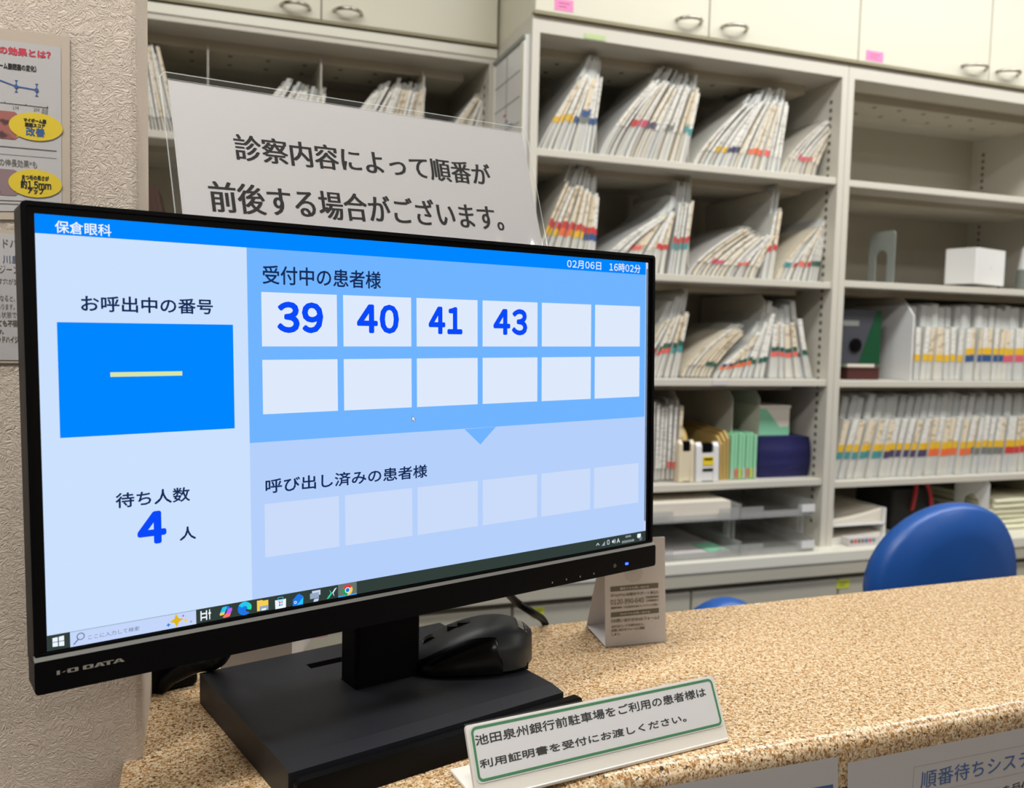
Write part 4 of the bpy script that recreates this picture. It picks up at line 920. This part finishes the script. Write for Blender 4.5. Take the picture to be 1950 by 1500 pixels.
# ------------------------------------------------ letter trays on the base cabinet
def tray(label, x0, x1, yf, z0, papers, depth=.33, tabw=True):
    t = thing('letter_tray', ((x0+x1)/2, yf+depth/2, z0), label, 'tray', 'clear letter trays on the base cabinet')
    hh = .036; bb = MB(); k_ = .003
    bb.box((x0, yf, z0), (x1, yf+depth, z0+k_), TRAYC); bb.box((x0, yf, z0+k_), (x0+k_, yf+depth, z0+hh), TRAYC); bb.box((x1-k_, yf, z0+k_), (x1, yf+depth, z0+hh), TRAYC); bb.box((x0, yf+depth-k_, z0+k_), (x1, yf+depth, z0+hh), TRAYC)
    bb.build('shell', t)
    bb = MB(); w = x1-x0
    bb.box((x0, yf-.003, z0), (x0+w*.3, yf-.0002, z0+hh*.85), TRAYC); bb.box((x0+w*.3, yf-.003, z0), (x1-w*.22, yf-.0002, z0+hh*.5), TRAYC); bb.box((x1-w*.22, yf-.003, z0), (x1, yf-.0002, z0+hh*.85), TRAYC); bb.build('front_lip', t)
    bb = MB(); bb.box((x0, yf-.0015, z0+hh), (x0+k_*1.5, yf+depth, z0+hh+.003), TRAYC); bb.box((x1-k_*1.5, yf-.0015, z0+hh), (x1, yf+depth, z0+hh+.003), TRAYC); bb.build('rim', t)
    for (dx0, dx1, dz, m, nm, lb) in papers:
        bb = MB(); bb.box((x0+dx0, yf+.006, z0+k_+.0004), (x1-dx1, yf+depth-.02, z0+k_+dz), m)
        o = bb.build(nm, None, origin=V((x0+dx0, yf, z0))); tag(o, lb, 'paper')
    return t
yt = 1.885; zt1 = ZBASE+.0005
xa, xb2 = P4(1225, 1030, yt).x, P4(1408, 1010, yt).x; xc, xd = P4(1408, 1010, yt).x+.004, P4(1549, 1030, yt).x
zu = P4(1400, 1000, yt).z
za = zu-.002
tray('clear letter tray, lower left of four, holding white and teal paper', xa, xb2, yt, zt1, [(.01, .02, .012, WHITEP, 'paper_stack', 'white papers in the lower left letter tray')])
trL = tray('empty clear letter tray, lower right of four, beside post', xc, xd, yt, zt1, [])
ztu = zt1+.0975
tray('clear letter tray, upper left of four, piled with papers', xa, xb2, yt+.005, ztu, [(.012, .022, .045, OFFP, 'paper_stack', 'thick paper pile in the upper left letter tray')])
trU = tray('empty clear letter tray, upper right of four, beside post', xc, xd, yt+.005, ztu, [])
for i, x in enumerate((xa+.006, xb2-.006, xc+.006, xd-.006)):
    for y, wh in ((yt+.04, 'front'), (yt+.28, 'rear')):
        b = MB(); b.box((x-.003, y, zt1+.0395), (x+.003, y+.02, ztu-.0005), TRAYC)
        o = b.build('tray_riser', None, origin=V((x, y, zt1+.04))); tag(o, '%s clear riser between stacked letter trays, %s from left' % (wh, ORD[i]), 'riser', 'clear risers between the letter trays')
b = MB(); b.box((xb2-.085, yt+.008, zt1+.0158), (xb2-.024, yt+.09, zt1+.0175), MINT); o = b.build('teal_sheet', None, origin=V((xb2-.1, yt, zt1))); tag(o, 'teal sheet on papers in the lower left letter tray', 'paper')
for t, z, y in ((trU, ztu, yt+.005), (trL, zt1, yt)):
    b = MB(); b.box((xd-.042, y-.0062, z+.010), (xd-.001, y-.0032, z+.029), WHITEPL); b.build('label_clip', t)

# ------------------------------------------------ right shelf unit contents
# bookend on the second shelf
def bookend(label, x, y0, y1, zt, z0, m, foot):
    """L-shaped end plate standing at right angles to the back, arch cut out of the upright"""
    L_ = y1-y0; hz = zt-z0; w = .0025
    t = thing('bookend', (x, (y0+y1)/2, z0), label, 'bookend', 'metal bookends in the shelves')
    rr = L_*.23; ca = hz*.5; bb = MB(); q = lambda u, v: V((x, y1-u, z0+v))
    for u0, u1 in ((0, L_*.27), (L_*.73, L_)): bb.prism([q(u0, .0005), q(u1, .0005), q(u1, ca), q(u0, ca)], V((-w, 0, 0)), m)
    arch = [(L_*.5+rr*math.cos(a), ca+rr*math.sin(a)) for a in [math.pi*i/12 for i in range(13)]]
    bb.prism([q(u, v) for u, v in [(L_, ca), (L_, hz-.012), (L_-.004, hz-.003), (L_-.012, hz), (.012, hz), (.004, hz-.003), (0, hz-.012), (0, ca)]+arch[::-1]], V((-w, 0, 0)), m)
    bb.build('upright', t)
    bb = MB(); bb.box((x-w, y0+L_*.27, z0+.0005), (x+foot, y1-L_*.27, z0+.0022), m); bb.build('foot', t)
x_ = xpx(1702, 535, 1.945); bookend('grey metal bookend with arched cutout on right unit second shelf', x_, 1.945, 2.045, atY(1702, 437, 1.945).z, BS[1], GREYPL, -.09)
# white router
rz = BS[1]+.0008; rc = atY(1858, 545, 1.96)
t = thing('wifi_router', (rc.x, 1.99, rz), 'white cube shaped router on clear feet, right unit second shelf', 'router')
ra = atY(1797, 538, 2.03); rb = atY(1857, 541, 1.94); rd = atY(1912, 546, 1.985)
zt = atY(1857, 470, 1.94).z; zb_ = rz+.012
b = MB(); e_ = V((ra.x, ra.y, 0)); f_ = V((rb.x, rb.y, 0)); g_ = V((rd.x, rd.y, 0)); h_ = e_+g_-f_
b.prism([V((p.x, p.y, zb_)) for p in (f_, g_, h_, e_)], V((0, 0, zt-zb_)), WHITEPL); b.build('casing', t, bevel=.004)
b = MB()
for p in (f_*.8+g_*.2, f_*.25+g_*.75, e_*.7+h_*.3): c = V((p.x, p.y+.008, rz)); b.loft([[c+V((.009*math.cos(x), .006*math.sin(x), 0)) for x in [2*math.pi*i/12 for i in range(12)]], [c+V((.005*math.cos(x), .004*math.sin(x), .0118)) for x in [2*math.pi*i/12 for i in range(12)]]], FILM2)
b.build('foot', t)
b = MB(); m_ = (f_+g_)/2; nd = V((g_.y-f_.y, -(g_.x-f_.x), 0)).normalized(); c = V((m_.x, m_.y, (zt+zb_)/2-.005))+nd*.0004
uu = (g_-f_).normalized(); b.poly([c+uu*.0022*math.cos(x)+V((0, 0, .0022*math.sin(x))) for x in [2*math.pi*i/14 for i in range(14)]], GREYPL); b.build('logo_dot', t)
b = MB(); b.tube(spline([V((rd.x-.01, rd.y+.055, rz+.09)), V((rd.x+.02, rd.y+.04, rz+.085)), V((rd.x+.024, rd.y+.03, rz+.05)), V((rd.x+.012, rd.y+.03, rz+.02)), V((rd.x+.03, rd.y+.06, rz+.006)), V((rd.x+.06, rd.y+.2, rz+.006))]), .0045, BLACK)
o = b.build('router_cable', None); tag(o, 'black cable looping behind white router on right unit', 'cable')
lp = atY(1960, 550, 1.98)
t = thing('soap_bottle', (lp.x, 1.98, rz), 'white tapered bottle at right edge beside router', 'bottle')
b = MB(); N = 24
def ringz(x, y, z, r_): return [V((x+r_*math.cos(2*math.pi*i/N), y+r_*math.sin(2*math.pi*i/N), z)) for i in range(N)]
b.loft([ringz(lp.x, 1.98, rz, .036), ringz(lp.x, 1.98, rz+.004, .04), ringz(lp.x, 1.98, rz+.065, .036)], GREYPL); b.build('lower_body', t)
b = MB(); b.loft([ringz(lp.x, 1.98, rz+.065, .036), ringz(lp.x, 1.98, rz+.13, .026), ringz(lp.x, 1.98, rz+.14, .018)], WHITEPL); b.build('cap', t)
# dark projector-like device
pz = BS[2]+.0008
t = thing('wooden_case', (xpx(1643, 718, 1.975), 2.05, pz), 'dark maroon case under green and grey camera box', 'case')
b = MB(); a_, c_ = atY(1614, 718, 1.975), atY(1674, 718, 1.975); z1_ = atY(1640, 699, 1.975).z; b.box((a_.x, 1.975, pz), (c_.x, 2.17, z1_-.004), MAROON); b.build('body', t, bevel=.002)
b = MB(); b.box((a_.x-.001, 1.973, z1_-.004), (c_.x+.001, 2.172, z1_), BROWN); b.build('lid', t)
b = MB(); b.box((a_.x-.001, 1.976, z1_+.0004), (c_.x-.018, 2.15, z1_+.009), OFFP); o = b.build('booklet', None, origin=V((a_.x, 1.976, z1_))); tag(o, 'pale booklet between maroon case and dark camera box', 'booklet')
z2_ = z1_+.0095; zt = atY(1640, 590, 1.98).z
a_, c_ = atY(1600, 690, 1.98), atY(1674, 690, 1.98)
t = thing('camera_box', ((a_.x+c_.x)/2, 2.06, z2_), 'dark grey and green box with round black lens print', 'box')
a_.x = max(a_.x, AX1+.024)
b = MB(); b.box((a_.x, 1.98, z2_), (c_.x, 2.14, zt), DGREY); b.build('box_body', t, bevel=.001)
b = MB(); w, hh = c_.x-a_.x, zt-z2_
b.prism([V((c_.x-w*.55, 1.9797, z2_)), V((c_.x, 1.9797, z2_)), V((c_.x, 1.9797, zt)), V((c_.x-w*.12, 1.9797, zt))], V((0, -.0006, 0)), DGREEN)
b.build('green_panel', t)
b = MB(); cc = atY(1628, 657, 1.979); b.cyl(V((cc.x, 1.9788, cc.z)), V((cc.x, 1.974, cc.z)), .0195, BLACK); b.cyl(V((cc.x, 1.9738, cc.z)), V((cc.x, 1.972, cc.z)), .011, BLACKG); b.build('lens', t)
b = MB(); b.box((a_.x+.002, 1.9785, z2_+hh*.70), (a_.x+w*.42, 1.9797, z2_+hh*.80), GREYPL); b.build('print', t)
b = MB(); a_ = atY(1598, 718, 1.955); a_.x = AX1+.026
b.prism([V((a_.x, 1.955, pz)), V((a_.x+.022, 1.955, pz)), V((a_.x+.006, 1.955, pz+.05)), V((a_.x-.001, 1.955, pz+.052))], V((0, .08, 0)), TEAL)
o = b.build('card_holder', None, origin=V((a_.x, 1.955, pz))); tag(o, 'pale teal wedge leaning by right unit post beside maroon case', 'holder')
# white end plate beside the third shelf files
b = MB(); a_, c_ = atY(1712, 716, 1.99), atY(1733, 720, 1.94); zt = atY(1733, 580, 1.94).z
b.prism([V((c_.x-.001, 1.935, pz)), V((c_.x-.001, 2.19, pz)), V((c_.x-.001, 2.19, zt-.005)), V((c_.x-.001, 2.16, zt)), V((c_.x-.001, 1.96, zt)), V((c_.x-.001, 1.935, zt-.03))], V((-.004, 0, 0)), WHITEPL)
b.box((c_.x-.004, 1.935, pz), (c_.x+.0005, 2.19, pz+.0004), WHITEPL)
o = b.build('file_end_plate', None, origin=V((c_.x, 1.935, pz))); tag(o, 'white end plate left of yellow banded files on right unit third shelf', 'end plate')
# bottom level: stacked white trays, booklet, straps, bookend, cloth
bz = ZBASE+.0005
a_, c_ = atY(1578, 1020, 1.93), atY(1694, 1000, 1.93)
x0 = AX1+.03; x1 = c_.x-.01
for i in range(2):
    t = thing('paper_tray', ((x0+x1)/2, 2.05, bz+.045*i), ('lower' if not i else 'upper')+' white paper tray in bottom of right unit left of chair', 'tray', 'white paper trays in the right unit')
    z0 = bz+.048*i; bb = MB(); bb.box((x0, 1.935, z0), (x1, 2.26, z0+.004), WHITEPL); bb.build('floor', t)
    for xw in (x0, x1-.005): bb = MB(); bb.box((xw, 1.935, z0+.0042), (xw+.005, 2.26, z0+.046), WHITEPL); bb.build('side_wall', t)
    bb = MB()
    for k in range(10):
        f0, f1 = k/10, (k+1)/10; y = lambda f: z0+.006+.012*f+.018*f*f*i; X_ = lambda f: x0+.007+(x1-x0-.014)*f
        bb.prism([V((X_(f0), 1.945, z0+.005)), V((X_(f1), 1.945, z0+.005)), V((X_(f1), 1.945, y(f1)+.006)), V((X_(f0), 1.945, y(f0)+.006))], V((0, .28, 0)), OFFP)
    o = bb.build('paper_stack', None, origin=V((x0, 1.95, z0))); tag(o, 'sheets in the %s white paper tray of right unit' % ('lower' if not i else 'upper'), 'paper')
b = MB(); p, q = atY(1605, 1030, 1.925), atY(1664, 1025, 1.925); z0 = bz
b.box((p.x, 1.90, z0), (q.x, 1.932, z0+.022), WHITEP); t = thing('booklet', (p.x, 1.9, z0), 'small white booklet with coloured print before the paper trays', 'booklet'); b.build('cover', t)
b = MB(); w = q.x-p.x
for k in range(7): b.box((p.x+.004+k*w/8.5, 1.8992, z0+.008), (p.x+.004+k*w/8.5+w/12, 1.8998, z0+.018), (INKG, RED, INKG, INKG, INKB, RED, BANDS['teal'])[k])
b.build('print', t)
sx = atY(1755, 930, 2.0)
t = thing('shopping_bag', (sx.x, 2.08, bz), 'dark bag with two red straps behind the blue chair', 'bag')
b = MB(); b.loft([[V((sx.x+dx, dy, z)) for dx, dy in ((-.07, 2.04), (.08, 2.04), (.08, 2.2), (-.07, 2.2))] for z in (bz, bz+.05, bz+.12)], DARK, smooth=False); b.build('body', t, bevel=.008)
for k, (xa_, xb_) in enumerate(((1738, 1746), (1773, 1762))):
    b = MB(); p, q = atY(xa_, 962, 2.03), atY(xb_, 912, 2.03); b.tube(spline([V((p.x, 2.034, bz+.06)), V((p.x, 2.03, p.z)), V(((p.x*.6+q.x*.4), 2.026, (p.z+q.z)/2)), V((q.x, 2.03, q.z))]), .006, STRAP, 8); b.build('strap', t)
x_ = xpx(1880, 1012, 1.93); bookend('white metal bookend at bottom of right unit, above the blue chair', x_, 1.93, 2.055, atY(1880, 915, 1.93).z, bz, WHITEPL, -.09)
a_ = atY(1882, 990, 1.96); x0 = a_.x+.004
for k in range(6):
    z0 = bz+.0006+.0165*k; bb = MB(); rg = []
    for i in range(9):
        f = i/8; x = x0+.008*math.sin(k*1.7)+.245*f; wv = .0015*math.sin(i*1.3+k*2.1)
        rg.append([V((x, 1.955+.004*math.sin(k), z0)), V((x, 1.95+.004*math.sin(k), z0+.007)), V((x, 1.957+.004*math.sin(k), z0+.0142+wv)), V((x, 2.2, z0+.0142+wv)), V((x, 2.2, z0))])
    bb.loft(rg, CLOTH); o = bb.build('folded_cloth', None, origin=V((x0, 1.96, z0))); tag(o, 'folded cream cloth, %s from bottom of pile at right' % ORD[k], 'cloth', 'folded cream cloths in the right unit')

# ================================================================== office chairs
def chair(label, pl, pr, ptop, Y, face):
    a_, c_ = atY(*pl, Y+.042), atY(*pr, Y+.042); T_p = atY(*ptop, Y); w = (c_.x-a_.x)/2; cx_ = (a_.x+c_.x)/2; zt = T_p.z; hb = .36
    t = thing('office_chair', (cx_, Y+.2*face, 0), label, 'chair', 'blue swivel chairs behind the counter')
    bb = MB(); n = 40; zc = zt-.172
    def outl(k_, y):
        pts = []
        for i in range(n):
            a = 2*math.pi*i/n; ca, sa = math.cos(a), math.sin(a); ex = 1.0
            hz = (zt-zc) if sa > 0 else (hb-.172)
            x = w*k_*math.copysign(abs(ca)**ex, ca); pts.append(V((cx_+x, y-.03*(x/w)**2*-face, zc+hz*k_*math.copysign(abs(sa)**ex, sa))))
        return pts
    bb.loft([outl(.9, Y+.045*face), outl(.985, Y+.035*face), outl(1.0, Y+.018*face), outl(.985, Y+.002*face), outl(.93, Y-.008*face), outl(.6, Y-.014*face), outl(.15, Y-.016*face)], BLUE)
    bb.build('backrest', t)
    bb = MB(); ys_ = Y+.26*face; so = lambda k_, z: [V((cx_+.23*k_*math.copysign(abs(math.cos(x))**.7, math.cos(x)), ys_+.21*k_*math.copysign(abs(math.sin(x))**.7, math.sin(x)), z)) for x in [2*math.pi*i/32 for i in range(32)]]
    bb.loft([so(.9, .42), so(1, .44), so(1, .465), so(.9, .485), so(.4, .49)], BLUE); bb.build('seat', t)
    bb = MB(); bb.tube(spline([V((cx_, Y+.05*face, zc)), V((cx_, Y-.01*face, zc-.12)), V((cx_, Y+.03*face, .43)), V((cx_, ys_, .41))]), .018, BLACK); bb.build('back_support', t)
    bb = MB(); bb.cyl(V((cx_, ys_, .1)), V((cx_, ys_, .415)), .028, BLACK); bb.build('gas_lift', t)
    for k in range(5):
        x = 2*math.pi*k/5+.3; e1 = V((cx_+.26*math.cos(x), ys_+.26*math.sin(x), .075)); bb = MB(); bb.tube([V((cx_, ys_, .11)), e1], [.024, .014], BLACK); lg = bb.build('base_leg', t)
        bb = MB(); tt = V((-math.sin(x), math.cos(x), 0)); bb.cyl(V((e1.x, e1.y, .028))-tt*.012, V((e1.x, e1.y, .028))+tt*.012, .027, BLACK, 18); bb.build('caster', lg)
chair('blue swivel chair with rounded back in front of right shelf unit', (1656, 1110), (1926, 1095), (1785, 963), 1.33, 1)
chair('blue swivel chair mostly hidden behind counter, only back edge showing', (1262, 1175), (1470, 1172), (1362, 1147.5), 1.25, 1)

# ================================================================== lights
def area(name, loc, sx, sy, power, col=(1, .96, .9), rot=(0, 0, 0)):
    d = bpy.data.lights.new(name, 'AREA'); d.shape = 'RECTANGLE'; d.size = sx; d.size_y = sy; d.energy = power; d.color = col
    o = bpy.data.objects.new(name, d); COL.objects.link(o); o.location = loc; o.rotation_euler = rot; return o
LP = [(1.35, 1.12, 19, (1, 1, .99)), (2.6, 1.12, 18, (1, 1, .99)), (3.85, 1.1, 10, (1, 1, .99)), (-.2, 1.2, 13, (1, 1, .99)), (-.42, .15, 36, (1, .995, .985)), (2.85, -.5, 20, (1, .995, .985)), (1.6, -1.9, 15, (1, .995, .985)), (-1.9, -.9, 8, (1, .99, .97))]
LW = ['over the middle shelf unit', 'over the right shelf unit', 'farthest right beyond the shelf units', 'over the recessed left shelf unit', 'over the monitor side of the counter', 'over the right part of the counter', 'in the waiting area behind the counter posters', 'far left before the textured wall']
PANEL = emit('lamp_diffuser', (255, 248, 236), 1.5)
for i, (x, y, pw_, c) in enumerate(LP):
    area('lamp_light', (x, y, 2.715), 1.15, .26, pw_, c)
    t = thing('ceiling_light', (x, y, 2.75), 'long ceiling light panel overhead, '+LW[i], 'ceiling light', 'ceiling light panels')
    b = MB(); b.box((x-.62, y-.16, 2.73), (x+.62, y+.16, 2.7495), WHITEPL); b.build('housing', t)
    b = MB(); b.box((x-.6, y-.14, 2.722), (x+.6, y+.14, 2.7298), PANEL); b.build('diffuser', t)
bpy.data.objects.remove(_to)
W = bpy.data.worlds.new('world'); SC.world = W; W.use_nodes = True
W.node_tree.nodes['Background'].inputs[0].default_value = (1, .97, .92, 1); W.node_tree.nodes['Background'].inputs[1].default_value = .03
SC.view_settings.view_transform = 'Standard'; SC.view_settings.look = 'None'; SC.view_settings.exposure = 0; SC.view_settings.gamma = 1
SC.view_settings.use_curve_mapping = False
SC.cycles.transparent_max_bounces = 24; SC.cycles.max_bounces = 8; SC.cycles.use_denoising = True
SC.cycles.sample_clamp_indirect = 8
